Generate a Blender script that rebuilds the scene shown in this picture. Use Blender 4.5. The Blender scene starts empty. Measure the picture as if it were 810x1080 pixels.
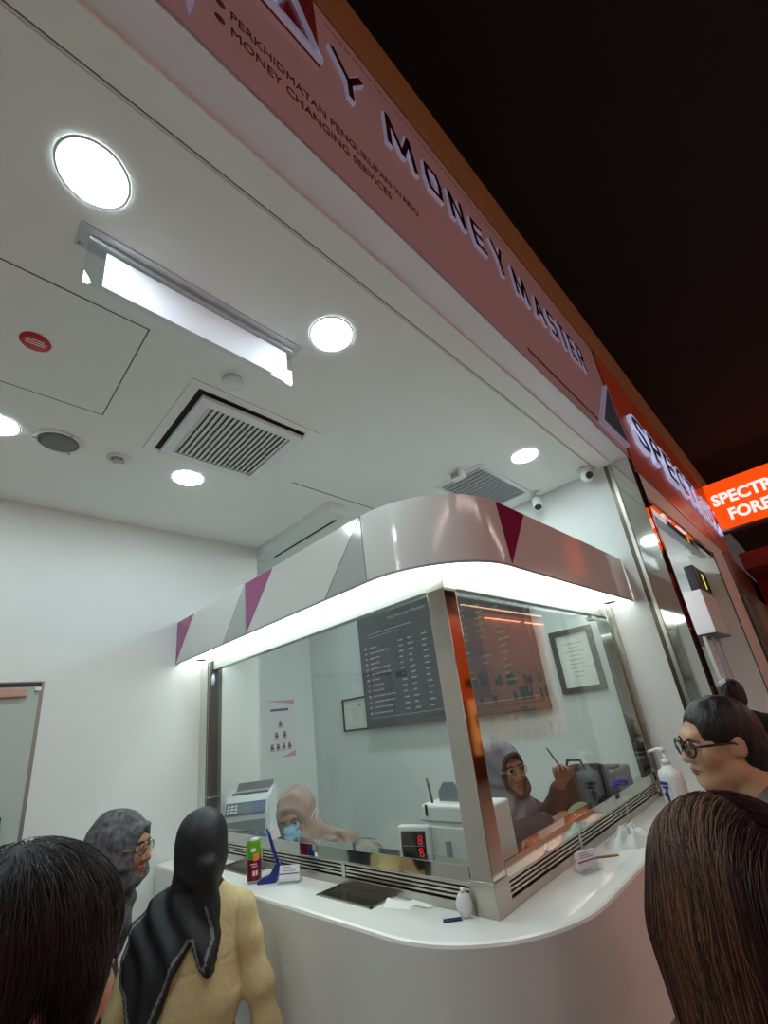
import bpy, bmesh, math, random
import numpy as np
from mathutils import Vector, Matrix, Euler
random.seed(7)
RNG = np.random.default_rng(7)
SC = bpy.context.scene
COL = SC.collection
PI = math.pi

# ------------------------------------------------------------------ materials
def lin(c):
    f = lambda v: (v/255/12.92) if v/255 <= .04045 else ((v/255+.055)/1.055)**2.4
    return (f(c[0]), f(c[1]), f(c[2]), 1)

MATS = {}
def mat(name, rgb, rough=.5, metal=0., noise=0., nscale=8., bump=0., bscale=60., emit=None, estr=0., spec=.5, stretch=None, coat=0., rgb2=None):
    if name in MATS: return MATS[name]
    m = bpy.data.materials.new(name); m.use_nodes = True
    nt = m.node_tree; b = nt.nodes['Principled BSDF']
    b.inputs['Base Color'].default_value = lin(rgb)
    b.inputs['Roughness'].default_value = rough
    b.inputs['Metallic'].default_value = metal
    b.inputs['Specular IOR Level'].default_value = spec
    b.inputs['Coat Weight'].default_value = coat
    tc = nt.nodes.new('ShaderNodeTexCoord'); mp = nt.nodes.new('ShaderNodeMapping')
    nt.links.new(tc.outputs['Object'], mp.inputs['Vector'])
    if stretch: mp.inputs['Scale'].default_value = stretch
    if noise > 0 or rgb2:
        n = nt.nodes.new('ShaderNodeTexNoise'); n.inputs['Scale'].default_value = nscale; n.inputs['Detail'].default_value = 5
        nt.links.new(mp.outputs['Vector'], n.inputs['Vector'])
        mx = nt.nodes.new('ShaderNodeMix'); mx.data_type = 'RGBA'
        a = lin(rgb)
        if rgb2: lo, hi = a, lin(rgb2)
        else:
            lo = tuple(min(1, max(0, v*(1-noise))) for v in a[:3])+(1,); hi = tuple(min(1, v*(1+noise)) for v in a[:3])+(1,)
        mx.inputs['A'].default_value = lo; mx.inputs['B'].default_value = hi
        r = nt.nodes.new('ShaderNodeMapRange'); r.inputs['From Min'].default_value = .3; r.inputs['From Max'].default_value = .7
        nt.links.new(n.outputs['Fac'], r.inputs['Value']); nt.links.new(r.outputs['Result'], mx.inputs['Factor'])
        nt.links.new(mx.outputs['Result'], b.inputs['Base Color'])
    if bump > 0:
        n2 = nt.nodes.new('ShaderNodeTexNoise'); n2.inputs['Scale'].default_value = bscale; n2.inputs['Detail'].default_value = 4
        nt.links.new(mp.outputs['Vector'], n2.inputs['Vector'])
        bp = nt.nodes.new('ShaderNodeBump'); bp.inputs['Strength'].default_value = bump; bp.inputs['Distance'].default_value = .01
        nt.links.new(n2.outputs['Fac'], bp.inputs['Height']); nt.links.new(bp.outputs['Normal'], b.inputs['Normal'])
    if emit:
        b.inputs['Emission Color'].default_value = lin(emit); b.inputs['Emission Strength'].default_value = estr
    MATS[name] = m
    return m

def glass_mat(name, tint=(.96,.985,.97), rough=0., lo=.045):
    if name in MATS: return MATS[name]
    m = bpy.data.materials.new(name); m.use_nodes = True; nt = m.node_tree
    for n in list(nt.nodes): nt.nodes.remove(n)
    o = nt.nodes.new('ShaderNodeOutputMaterial'); mx = nt.nodes.new('ShaderNodeMixShader')
    t = nt.nodes.new('ShaderNodeBsdfTransparent'); g = nt.nodes.new('ShaderNodeBsdfGlossy'); lw = nt.nodes.new('ShaderNodeLayerWeight'); lw.inputs[0].default_value = .5
    pw_ = nt.nodes.new('ShaderNodeMath'); pw_.operation = 'POWER'; pw_.inputs[1].default_value = 5; nt.links.new(lw.outputs['Facing'], pw_.inputs[0])
    f = nt.nodes.new('ShaderNodeMath'); f.operation = 'MULTIPLY_ADD'; f.inputs[1].default_value = 1-lo; f.inputs[2].default_value = lo; nt.links.new(pw_.outputs[0], f.inputs[0])
    t.inputs['Color'].default_value = (*tint, 1); g.inputs['Roughness'].default_value = rough
    nt.links.new(f.outputs[0], mx.inputs[0]); nt.links.new(t.outputs[0], mx.inputs[1]); nt.links.new(g.outputs[0], mx.inputs[2])
    nt.links.new(mx.outputs[0], o.inputs[0]); MATS[name] = m
    return m

M_WALL = mat('white_wall_paint', (222,227,225), .6, noise=.015, nscale=2, bump=.02, bscale=300)
M_CEIL = mat('white_ceiling_paint', (236,239,235), .75, noise=.012, nscale=2)
M_GROOVE = mat('shadow_gap', (96,98,96), .8)
M_WHITE = mat('white_solid_surface', (224,222,218), .22, noise=.008, nscale=3, coat=.3)
M_ACRY = mat('glossy_white_acrylic', (216,216,213), .12, noise=.008, nscale=3)
M_GREY = mat('pale_grey_acrylic', (176,180,178), .12)
M_PURPLE = mat('magenta_acrylic', (158,74,128), .14)
M_STEEL = mat('polished_steel', (214,216,208), .06, 1., noise=.05, nscale=3, bump=.015, bscale=5)
M_STEELB = mat('brushed_steel', (190,186,176), .28, 1., noise=.08, nscale=20, stretch=(1,1,40))
M_STEELD = mat('dark_bronze_steel', (92,86,76), .3, 1.)
M_DARK = mat('matt_black', (22,22,24), .6)
M_DARKPL = mat('dark_plastic', (38,38,40), .4)
M_WPL = mat('white_plastic', (226,228,228), .35)
M_GPL = mat('grey_plastic', (150,154,158), .4)
M_GLASS = glass_mat('clear_glass')
M_ACR = glass_mat('clear_acrylic', (.93,.96,.95), .02)
M_LED = mat('led_diffuser', (255,255,255), .5, emit=(229,250,252), estr=80.)
M_SOFLED = mat('led_soffit', (240,245,242), .5, emit=(244,255,250), estr=3.2)
M_GOLD = mat('tan_painted_bulkhead', (150,108,62), .6, noise=.06, nscale=4)
M_BLACK = mat('black_ceiling_paint', (11,9,10), .95, noise=.2, nscale=1.5)

# ------------------------------------------------------------------ mesh collecting
class B:
    def __init__(s): s.v = []; s.f = []; s.mi = []; s.mats = []; s.sm = []
    def m(s, mt):
        if mt not in s.mats: s.mats.append(mt)
        return s.mats.index(mt)
    def add(s, vs, fs, mt, smooth=False, M=None):
        o = len(s.v); i = s.m(mt)
        if M is not None: vs = [M @ Vector(v) for v in vs]
        s.v += [tuple(v) for v in vs]
        s.f += [tuple(o+a for a in f) for f in fs]; s.mi += [i]*len(fs); s.sm += [smooth]*len(fs)
        return s
    def box(s, a, b, mt, bev=0., M=None, smooth=False):
        x0,y0,z0 = [min(p,q) for p,q in zip(a,b)]; x1,y1,z1 = [max(p,q) for p,q in zip(a,b)]
        if bev <= 0:
            vs = [(x0,y0,z0),(x1,y0,z0),(x1,y1,z0),(x0,y1,z0),(x0,y0,z1),(x1,y0,z1),(x1,y1,z1),(x0,y1,z1)]
            fs = [(0,3,2,1),(4,5,6,7),(0,1,5,4),(1,2,6,5),(2,3,7,6),(3,0,4,7)]
            return s.add(vs, fs, mt, False, M)
        bm = bmesh.new(); bmesh.ops.create_cube(bm, size=1)
        for v in bm.verts: v.co = Vector(((x0+x1)/2+v.co.x*(x1-x0), (y0+y1)/2+v.co.y*(y1-y0), (z0+z1)/2+v.co.z*(z1-z0)))
        bev = min(bev, .49*min(x1-x0, y1-y0, z1-z0))
        bmesh.ops.bevel(bm, geom=list(bm.edges), offset=bev, segments=3, profile=.5, affect='EDGES')
        return s.bm(bm, mt, M, False)
    def bm(s, bm, mt, M=None, smooth=False):
        bm.verts.ensure_lookup_table(); bm.verts.index_update()
        vs = [v.co.copy() for v in bm.verts]; fs = [[v.index for v in f.verts] for f in bm.faces]; bm.free()
        return s.add(vs, fs, mt, smooth, M)
    def prism(s, pts, d, mt, mt_side=None, M=None):
        """polygon pts (3-D, planar) extruded by vector d"""
        n = len(pts); d = Vector(d); p = [Vector(q) for q in pts]; q = [a+d for a in p]
        nrm = Vector((0,0,0))
        for i in range(n): nrm += p[i].cross(p[(i+1)%n])
        flip = nrm.dot(d) > 0
        bot = tuple(range(n)); top = tuple(range(n,2*n))
        if flip: bot = bot[::-1]
        else: top = top[::-1]
        side = [(i,(i+1)%n,n+(i+1)%n,n+i) if flip else (i,n+i,n+(i+1)%n,(i+1)%n) for i in range(n)]
        if mt_side is None or mt_side is mt: return s.add(p+q, [bot,top]+side, mt, False, M)
        s.add(p+q, [bot,top], mt, False, M); return s.add(p+q, side, mt_side, False, M)
    def tube(s, pts, r, mt, n=10, M=None, caps=True, smooth=True):
        pts = [Vector(p) for p in pts]; rs = r if isinstance(r,(list,tuple)) else [r]*len(pts)
        vs = []; fs = []; up = None
        for i,p in enumerate(pts):
            t = (pts[min(i+1,len(pts)-1)]-pts[max(i-1,0)]).normalized()
            if up is None: up = t.orthogonal().normalized()
            up = (up - t*up.dot(t)).normalized(); w = t.cross(up)
            for k in range(n):
                a = 2*PI*k/n; vs.append(p+(up*math.cos(a)+w*math.sin(a))*rs[i])
        for i in range(len(pts)-1):
            for k in range(n): fs.append((i*n+k, i*n+(k+1)%n, (i+1)*n+(k+1)%n, (i+1)*n+k))
        if caps: fs += [tuple(range(n))[::-1], tuple(range((len(pts)-1)*n, len(pts)*n))]
        return s.add(vs, fs, mt, smooth, M)
    def lathe(s, prof, mt, n=32, M=None, smooth=True, caps=True):
        """prof: list of (r, z) bottom to top about Z"""
        vs = []; fs = []
        for r,z in prof:
            for k in range(n): a = 2*PI*k/n; vs.append((r*math.cos(a), r*math.sin(a), z))
        for i in range(len(prof)-1):
            for k in range(n): fs.append((i*n+k, i*n+(k+1)%n, (i+1)*n+(k+1)%n, (i+1)*n+k))
        if caps: fs += [tuple(range(n))[::-1], tuple(range((len(prof)-1)*n, len(prof)*n))]
        return s.add(vs, fs, mt, smooth, M)
    def sphere(s, c, r, mt, M=None, seg=20):
        bm = bmesh.new(); bmesh.ops.create_uvsphere(bm, u_segments=seg, v_segments=seg//2+2, radius=1)
        rr = r if isinstance(r,(tuple,list)) else (r,r,r)
        for v in bm.verts: v.co = Vector((c[0]+v.co.x*rr[0], c[1]+v.co.y*rr[1], c[2]+v.co.z*rr[2]))
        return s.bm(bm, mt, M, True)

def frame_rect(b, x0,x1,y0,y1,z0,z1,w,mt):
    b.box((x0,y0,z0),(x1,y0+w,z1),mt); b.box((x0,y1-w,z0),(x1,y1,z1),mt); b.box((x0,y0+w,z0),(x0+w,y1-w,z1),mt); b.box((x1-w,y0+w,z0),(x1,y1-w,z1),mt)

def setp(o, label=None, cat=None, group=None, kind=None):
    if label: o['label'] = label
    if cat: o['category'] = cat
    if group: o['group'] = group
    if kind: o['kind'] = kind
    return o

def thing(name, loc, label, cat, group=None):
    o = bpy.data.objects.new(name, None); COL.objects.link(o); o.location = loc; o.empty_display_size = .1
    return setp(o, label, cat, group)

def wloc(o):
    v = Vector((0,0,0))
    while o is not None: v += o.location; o = o.parent
    return v

def build(name, b, parent=None, origin=None, label=None, cat=None, group=None, kind=None):
    """link a collected mesh as ONE object; vertices are given in world space"""
    if origin is None:
        if parent is not None: origin = wloc(parent)
        else:
            a = np.array(b.v); origin = Vector(((a[:,0].min()+a[:,0].max())/2, (a[:,1].min()+a[:,1].max())/2, a[:,2].min()))
    origin = Vector(origin)
    me = bpy.data.meshes.new(name)
    me.from_pydata([(v[0]-origin.x, v[1]-origin.y, v[2]-origin.z) for v in b.v], [], b.f)
    for m_ in b.mats: me.materials.append(m_)
    me.polygons.foreach_set('material_index', b.mi); me.polygons.foreach_set('use_smooth', b.sm); me.update()
    o = bpy.data.objects.new(name, me); COL.objects.link(o)
    if parent is not None:
        o.parent = parent; o.location = origin - wloc(parent)
    else: o.location = origin
    return setp(o, label, cat, group, kind)

def struct(name, b, parent=None): return build(name, b, parent, kind='structure' if parent is None else None, origin=(0,0,0) if parent is None else None)

def copy_tree(o, parent=None):
    c = o.copy(); COL.objects.link(c); c.parent = parent
    for ch in list(o.children): copy_tree(ch, c)
    return c

def text_geo(body, extrude=0., offset=0., bevel=0.):
    cu = bpy.data.curves.new('t','FONT'); cu.body = body; cu.size = 1; cu.extrude = extrude; cu.offset = offset; cu.bevel_depth = bevel; cu.resolution_u = 3
    ob = bpy.data.objects.new('t', cu); COL.objects.link(ob)
    dg = bpy.context.evaluated_depsgraph_get(); dg.update()
    me = bpy.data.meshes.new_from_object(ob.evaluated_get(dg))
    vs = [v.co.copy() for v in me.vertices]; fs = [tuple(p.vertices) for p in me.polygons]
    bpy.data.objects.remove(ob); bpy.data.curves.remove(cu); bpy.data.meshes.remove(me)
    return vs, fs

def add_text(b, body, org, ex, ey, width, height, mt, depth=.002, offset=0.):
    """text in the plane org + u*ex + v*ey fitted to width x height (height = cap height)"""
    vs, fs = text_geo(body, .5, offset)
    x0 = min(v.x for v in vs); x1 = max(v.x for v in vs)
    caps, _ = text_geo('H', 0, offset); h = max(v.y for v in caps); b0 = min(v.y for v in caps)
    ex = Vector(ex); ey = Vector(ey); en = ex.cross(ey); org = Vector(org)
    sx = width/(x1-x0); sy = height/(h-b0)
    b.add([org+ex*((v.x-x0)*sx)+ey*((v.y-b0)*sy)+en*((v.z+.5)*depth) for v in vs], fs, mt)

def plane_M(org, ex, ey):
    ex = Vector(ex).normalized(); ey = Vector(ey).normalized(); ez = ex.cross(ey)
    return Matrix(((ex.x,ey.x,ez.x,org[0]),(ex.y,ey.y,ez.y,org[1]),(ex.z,ey.z,ez.z,org[2]),(0,0,0,1)))
# ------------------------------------------------------------------ dimensions
W, D, O, OC = 2.216, 1.83, .177, .236
ZC, ZS, ZH, ZT = 1.05, 2.2, 2.496, 3.187
XS, XF = .422, .25
RX = -3.457            # recess wall behind the booth

# ------------------------------------------------------------------ shell
b = B(); b.box((-4,-6,-.1),(9,12,0), mat('pale_stone_floor',(196,190,180),.25,noise=.1,nscale=1.5)); struct('floor', b)
b = B(); b.box((RX-.1,-4.1,ZT),(.215,D,ZT+.05), M_CEIL)
# panel joints of the ceiling
b.box((-1.13,.1,ZT-.001),(-1.122,.82,ZT+.002), M_GROOVE)
b.box((.210,-4.1,ZT-.0012),(.215,D,ZT+.002), M_GROOVE); b.box((.196,-4.1,ZT-.004),(.203,D,ZT-.0005), M_CEIL)
struct('ceiling', b)
b = B(); b.box((-W-.1,-4.1,0),(-W,.45,ZT), M_WALL); struct('wall_left', b)
b = B(); b.box((RX-.1,.45,0),(RX,D,ZT), M_WALL); b.box((RX,.35,0),(-W-.1,.45,ZT), M_WALL); struct('wall_recess', b)
b = B(); b.box((RX-.1,D,0),(.255,D+.1,ZT), M_WALL); struct('wall_back', b)
b = B(); b.box((-W,-4.2,0),(.2,-4.1,ZT), M_WALL); struct('wall_rear', b)
# bulkhead over the booth with a dark air slot
b = B(); b.box((-W-.1,.455,ZT-.08),(-1.2,.62,ZT), M_WALL); b.box((-2.15,.575,ZT-.0815),(-1.3,.595,ZT-.079), M_DARK); struct('trim_1', b)
# opening head: lip, shadow gap and violet-grey soffit below the sign
b = B(); b.box((.215,-4.2,ZT-.003),(.315,D,ZT+.05), M_CEIL); b.box((.309,-4.2,ZT-.010),(.316,D,ZT+.02), M_CEIL)
struct('trim_2', b)
b = B(); b.box((.316,-4.2,3.190),(.4215,D+.1,3.199), mat('violet_grey_soffit',(232,230,240),.45)); struct('trim_3', b)
# jamb: dark channel, bright bead, mirror steel
b = B(); b.box((.255,D,0),(.283,D+.1,ZT), M_STEELD); b.box((.283,D-.012,0),(.305,D+.1,ZT), M_STEELB); struct('trim_4', b)
b = B(); b.box((.305,D,0),(.422,D+.1,3.2), M_STEEL); struct('trim_5', b)
# mall corridor: black ceiling, tan bulkhead above the shop signs
b = B(); b.box((XS-.2,-6,4.62),(9,22,4.7), M_BLACK); struct('ceiling_mall', b)
b = B(); b.box((.2,-6,4.21),(.43,9,4.62), M_GOLD); struct('trim_6', b)

# ------------------------------------------------------------------ door on the left wall
b = B(); fr = mat('frosted_glass',(176,192,186),.35,spec=.6)
b.box((-W-.02,-1.85,0),(-W+.004,-.885,2.115), mat('grey_metal_frame',(150,152,150),.4,.6)); d1 = struct('door_1', b)
b = B(); b.box((-W+.004,-1.82,.01),(-W+.016,-.905,2.085), fr); build('frosted_leaf', b, d1)
b = B(); b.box((-W+.005,-1.82,2.088),(-W+.022,-.90,2.106), M_DARKPL); build('top_track', b, d1)
b = B(); b.box((-W+.016,-1.5,2.03),(-W+.04,-.96,2.075), M_STEELB, .004); build('top_patch_rail', b, d1)
b = B(); b.box((-W+.004,-.93,2.06),(-W+.03,-.9,2.08), M_WPL, .003); build('door_stop', b, d1)
b = B(); b.box((-W+.016,-1.05,1.20),(-W+.05,-.985,1.46), M_DARKPL, .008); build('door_handle', b, d1)

# ------------------------------------------------------------------ ceiling fittings
def downlight(x, y, r, label):
    t = thing('downlight', (x,y,ZT), label, 'ceiling light', 'round recessed downlights')
    b = B(); b.lathe([(r+.006,-.001),(r+.005,-.004),(r,-.005),(r-.003,-.002)], M_WPL, 40, Matrix.Translation((x,y,ZT)), caps=False); build('trim_ring', b, t)
    b = B(); b.lathe([(r-.003,-.004),(r-.003,-.001)], M_LED, 40, Matrix.Translation((x,y,ZT))); build('diffuser', b, t)
    return t
downlight(-.02,-1.27,.085,'largest glowing round downlight, near the hanging panel end')
downlight(-.04,-.42,.085,'glowing round downlight just right of the hanging panel')
downlight(-.02,1.17,.085,'glowing round downlight above the booth canopy, nearest the white security cameras')
downlight(-1.42,-.45,.085,'smallest glowing round downlight between the air vent and left wall')
downlight(-1.42,-1.33,.085,'glowing round downlight cut by left edge of the photo')
for y in (-2.12,-2.97):  # unseen lamps continuing the row, added for the light they give
    downlight(-.02,y,.085,'unseen round downlight beyond the frame, added to light front part of the shop')
downlight(-1.42,1.25,.085,'glowing round downlight over the tellers, unseen behind the booth canopy, added to light the booth')  # this and the next three: unseen lamps added to brighten the booth
downlight(-1.95,1.25,.085,'glowing round downlight inside the booth nearest its left wall, added unseen behind the canopy for more light')
downlight(-.9,1.62,.085,'glowing round downlight close to the wall above the rate screen, added unseen behind the canopy to brighten that wall')
downlight(-.9,1.2,.085,'glowing round downlight inside the booth left of the rate screen corner, added unseen behind the canopy to brighten the booth')

t = thing('hanging_panel', (-.22,-.865,ZT), 'clear acrylic hanging panel with white sheet, its faint glow painted in, slung under metal ceiling bracket', 'hanging sign')
b = B(); b.box((-.262,-1.265,ZT-.004),(-.172,-.475,ZT), mat('silver_paint',(196,202,208),.35,.3), .0015); b.box((-.209,-1.235,ZT-.02),(-.2,-.505,ZT-.003), MATS['silver_paint']); build('ceiling_bracket', b, t)
b = B(); b.box((-.222,-1.235,ZT-.185),(-.214,-.505,ZT-.012), M_ACR, .001); build('acrylic_panel', b, t)
b = B(); b.box((-.2135,-1.185,ZT-.175),(-.2115,-.53,ZT-.03), mat('white_sheet_glow',(206,208,216),.5,emit=(222,228,240),estr=.16,noise=.02)); build('white_sheet', b, t)  # weak emission painted in for light passing through the sheet
for y in (-1.25,-.49):
    b = B(); b.lathe([(.006,-.007),(.008,-.004)], M_STEELB, 12, Matrix.Translation((-.25,y,ZT))); build('screw', b, t)

t = thing('access_panel', (-.77,-1.5,ZT), 'flush square access panel outlined by thin gap in white ceiling', 'ceiling hatch')
b = B(); b.box((-1.08,-2.2,ZT-.001),(-.46,-.985,ZT-.0002), M_CEIL); build('panel', b, t)
b = B()
b.box((-1.085,-2.2,ZT-.0014),(-1.08,-.98,ZT-.0002), M_GROOVE); b.box((-1.085,-.985,ZT-.0014),(-.456,-.980,ZT-.0002), M_GROOVE); b.box((-.461,-2.2,ZT-.0014),(-.456,-.98,ZT-.0002), M_GROOVE)
build('shadow_gap', b, t)

b = B(); b.lathe([(.049,-.003),(.049,-.0012)], mat('red_sticker',(196,42,38),.4), 36, Matrix.Translation((-.77,-1.283,ZT)))
M_WTXT = mat('white_print',(240,240,240),.5)
for k,w in enumerate((.06,.07,.05)):
    b.box((-.77-.012+.012*k-.002,-1.283-w/2,ZT-.0035),(-.77-.012+.012*k+.002,-1.283+w/2,ZT-.0029), M_WTXT)
build('ceiling_sticker', b, label='round red notice sticker on the white ceiling access panel', cat='sticker')

t = thing('ceiling_speaker', (-1.417,-1.09,ZT), 'round ceiling speaker with grey mesh and white rim', 'speaker')
Mx = Matrix.Translation((-1.417,-1.09,ZT))
b = B(); b.lathe([(.105,-.001),(.103,-.008),(.088,-.010),(.084,-.004)], M_WPL, 44, Mx, caps=False); build('rim', b, t)
b = B(); b.lathe([(.087,-.006),(.06,-.009),(.001,-.010)], mat('speaker_mesh',(128,134,128),.7,bump=.5,bscale=400), 44, Mx); build('mesh_grille', b, t)
for k in range(3):
    a = k*2.1+.4
    b = B(); b.box((-.008,-.005,-.012),(.008,.005,-.008), M_GPL, .001, Mx @ Matrix.Rotation(a,4,'Z') @ Matrix.Translation((.095,0,0))); build('clip', b, t)

t = thing('smoke_detector', (-1.417,-.825,ZT), 'small white ceiling detector with pinkish centre beside round speaker', 'detector')
Mx = Matrix.Translation((-1.417,-.825,ZT))
b = B(); b.lathe([(.055,-.001),(.053,-.008),(.035,-.012)], M_WPL, 36, Mx, caps=False); build('base_ring', b, t)
b = B(); b.lathe([(.035,-.011),(.02,-.022),(.001,-.023)], mat('pinkish_plastic',(190,178,178),.4), 30, Mx); build('sensor_dome', b, t)
for k in range(4):
    b = B(); b.box((.018,-.003,-.019),(.033,.003,-.0135), M_DARKPL, 0, Mx @ Matrix.Rotation(k*PI/2+.3,4,'Z')); build('slot', b, t)
b = B(); Mx = Matrix.Translation((-.52,-.612,ZT)); b.lathe([(.045,-.001),(.045,-.018),(.042,-.022),(.001,-.023)], M_WPL, 36, Mx)
build('smoke_alarm', b, label='plain white round alarm on ceiling beside near corner of air vent', cat='smoke alarm')

# air-conditioning return
t = thing('air_vent', (-.93,-.41,ZT), 'large square white ceiling air vent with louvres and dark gap round it', 'air vent', None)
M_VENT = mat('vent_white',(228,231,232),.45)
b = B(); x0,x1,y0,y1 = -1.245,-.605,-.755,-.055
b.box((x0,y0,ZT-.006),(x1,-.71,ZT),M_CEIL); b.box((x0,-.13,ZT-.006),(x1,y1,ZT),M_CEIL); b.box((x0,-.71,ZT-.006),(-1.215,-.13,ZT),M_CEIL); b.box((-.645,-.71,ZT-.006),(x1,-.13,ZT),M_CEIL)
build('outer_frame', b, t)
b = B(); b.box((-1.215,-.71,ZT-.0012),(-.645,-.13,ZT-.0004), M_DARK); build('dark_gap', b, t)
gx0,gx1,gy0,gy1 = -1.210,-.668,-.685,-.132
b = B()
frame_rect(b,gx0,gx1,gy0,gy1,ZT-.03,ZT-.01,.05,M_VENT)
build('grille_frame', b, t)
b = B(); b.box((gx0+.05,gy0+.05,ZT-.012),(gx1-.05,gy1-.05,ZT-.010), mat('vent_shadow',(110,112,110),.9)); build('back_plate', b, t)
b = B(); n = 17
for k in range(n):
    y = gy0+.05+(k+.5)*(gy1-gy0-.1)/n
    b.box((gx0+.048,-.0118,-.0012),(gx1-.048,.0118,.0012), M_VENT, 0, Matrix.Translation((0,y,ZT-.022)) @ Matrix.Rotation(.5,4,'X'))
build('louvres', b, t)

t = thing('ceiling_grille', (-.44,1.4,ZT), 'long white slatted air grille above booth canopy near security cameras', 'air vent')
x0,x1,y0,y1 = -.64,-.25,.98,1.68
b = B()
frame_rect(b,x0,x1,y0,y1,ZT-.012,ZT,.03,M_VENT)
build('frame', b, t)
b = B(); b.box((x0+.03,y0+.03,ZT-.003),(x1-.03,y1-.03,ZT-.001), mat('grille_shade',(186,192,196),.8)); build('back_plate', b, t)
b = B()
for k in range(14):
    y = y0+.03+(k+.5)*(y1-y0-.06)/14
    b.box((x0+.03,-.013,-.001),(x1-.03,.013,.001), M_VENT, 0, Matrix.Translation((0,y,ZT-.011)) @ Matrix.Rotation(.45,4,'X'))
build('slats', b, t)
t = thing('ceiling_light_box', (-.42,.955,ZT), 'small white box light on ceiling at near corner of slatted grille', 'ceiling light')
b = B(); b.box((-.47,.92,ZT-.05),(-.37,.975,ZT), M_WPL, .006); build('housing', b, t)
b = B(); b.box((-.45,.915,ZT-.045),(-.39,.921,ZT-.012), M_GPL, .002); build('lens', b, t)

# cameras
t = thing('ceiling_camera', (.165,1.72,ZT), 'white dome security camera with dark lens at wall and ceiling corner', 'security camera')
b = B(); Mx = Matrix.Translation((.155,1.735,ZT)); b.lathe([(.05,-.001),(.05,-.02),(.045,-.03)], M_WPL, 32, Mx); build('base', b, t)
b = B(); b.sphere((.165,1.715,ZT-.062), .046, M_WPL); build('eyeball', b, t)
dv = Vector((.55,-.72,-.42)).normalized(); Mx = Matrix.Translation(Vector((.165,1.715,ZT-.062))+dv*.036) @ dv.to_track_quat('Z','Y').to_matrix().to_4x4()
b = B(); b.lathe([(.026,0),(.024,.011)], M_DARKPL, 28, Mx); b.lathe([(.014,.011),(.010,.013),(.001,.014)], mat('lens_glass',(14,15,18),.05,coat=1.), 24, Mx); build('lens', b, t, label='black camera lens')
t = thing('ceiling_camera', (-.25,1.72,ZT), 'white bullet security camera tilted downward beside slatted ceiling grille', 'security camera')
b = B(); b.lathe([(.04,-.001),(.04,-.016)], M_WPL, 28, Matrix.Translation((-.25,1.74,ZT))); b.tube([(-.25,1.74,ZT-.015),(-.25,1.735,ZT-.05),(-.24,1.72,ZT-.075)], .012, M_WPL); build('mount', b, t)
dv = Vector((.22,-.45,-.75)).normalized(); Mx = Matrix.Translation((-.252,1.735,ZT-.06)) @ dv.to_track_quat('Z','Y').to_matrix().to_4x4()
b = B(); b.lathe([(.02,-.015),(.034,0),(.034,.105),(.030,.11)], M_WPL, 28, Mx); build('barrel', b, t)
b = B(); b.lathe([(.029,.108),(.024,.113),(.001,.113)], M_DARKPL, 28, Mx); build('lens', b, t, label='dark lens face')

# ------------------------------------------------------------------ booth canopy with a rounded corner
def path(off, n=14, r=.417, end=D-.004, x0=-W+.004):
    """plan of the canopy / counter edge, `off` outside the glass line; corner radius r"""
    p = [(x0,-off),(-1.2,-off),(-.6,-off)]
    cx, cy = off-r, -off+r
    for k in range(n+1):
        a = -PI/2+PI/2*k/n; p.append((cx+r*math.cos(a), cy+r*math.sin(a)))
    if r+.1-off < end-.2: p += [(off,1.0)]
    p += [(off,end)]
    return p
def band(bd, pts, z0, z1, mt, inward=0., smooth=True):
    n = len(pts); vs = [(x,y,z0) for x,y in pts]+[(x,y,z1) for x,y in pts]
    bd.add(vs, [(i,i+1,n+i+1,n+i) for i in range(n-1)], mt, smooth)
def ring(bd, po, pi, z, mt, up=True):
    n = len(po); vs = [(x,y,z) for x,y in po]+[(x,y,z) for x,y in pi]
    fs = [(i,n+i,n+i+1,i+1) if not up else (i,i+1,n+i+1,n+i) for i in range(n-1)]
    bd.add(vs, fs, mt)
can = thing('booth_canopy', (-.9,.1,ZS), 'white canopy with rounded corner and magenta triangles over the glass booth', 'canopy')
po, pi_ = path(O), path(-.17, r=.07)
b = B()
band(b, po, ZS, ZH, M_ACRY); ring(b, po, pi_, ZH, M_ACRY); band(b, pi_[::-1], ZS, ZH, M_ACRY)
b.box((-W+.004,-O,ZS),(-W+.012,-O+.02,ZH), M_ACRY)
build('fascia_band', b, can)
b = B(); ring(b, path(O-.006,r=.411), path(-.165,r=.075), ZS+.006, M_SOFLED, up=False); build('luminous_soffit', b, can)
b = B(); pe = path(O+.0015,r=.4185); band(b, pe, ZS-.001, ZS+.006, M_GPL); ring(b, pe, path(O-.008,r=.409), ZS-.001, M_GPL, up=False); build('lower_edge_trim', b, can)
F = -O-.0015
def tri(name, pts, mt, lab=None):
    b = B(); b.prism([(x,F,z) for x,z in pts], (0,.004,0), mt); return build(name, b, can, label=lab)
tri('triangle_inlay', [(-2.207,ZH-.004),(-1.937,ZH-.004),(-2.212,ZS+.006)], M_PURPLE, 'magenta triangle inlay')
tri('triangle_inlay', [(-1.236,ZH-.004),(-.946,ZH-.004),(-1.232,ZS+.006)], M_PURPLE, 'magenta triangle inlay')
tri('triangle_inlay', [(-1.24,ZH-.004),(-1.236,ZS+.008),(-1.505,ZS+.006)], M_GREY, 'grey triangle inlay')
tri('triangle_inlay', [(-.246,ZH-.003),(-.243,ZS+.008),(-.518,ZS+.006)], M_GREY, 'grey triangle inlay')
b = B(); gm = mat('joint_line',(120,122,122),.5)
b.prism([(-1.24,F-.0005,ZH),(-1.236,F-.0005,ZH),(-1.503,F-.0005,ZS+.006),(-1.509,F-.0005,ZS+.006)], (0,.004,0), gm)
build('joint_line', b, can); b = B()
b.prism([(-.246,F-.0005,ZH),(-.240,F-.0005,ZH),(-.512,F-.0005,ZS+.006),(-.522,F-.0005,ZS+.006)], (0,.004,0), gm)
b.box((-.2435,F-.0005,ZS+.006),(-.2405,F+.003,ZH), gm)
build('joint_line', b, can)
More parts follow.
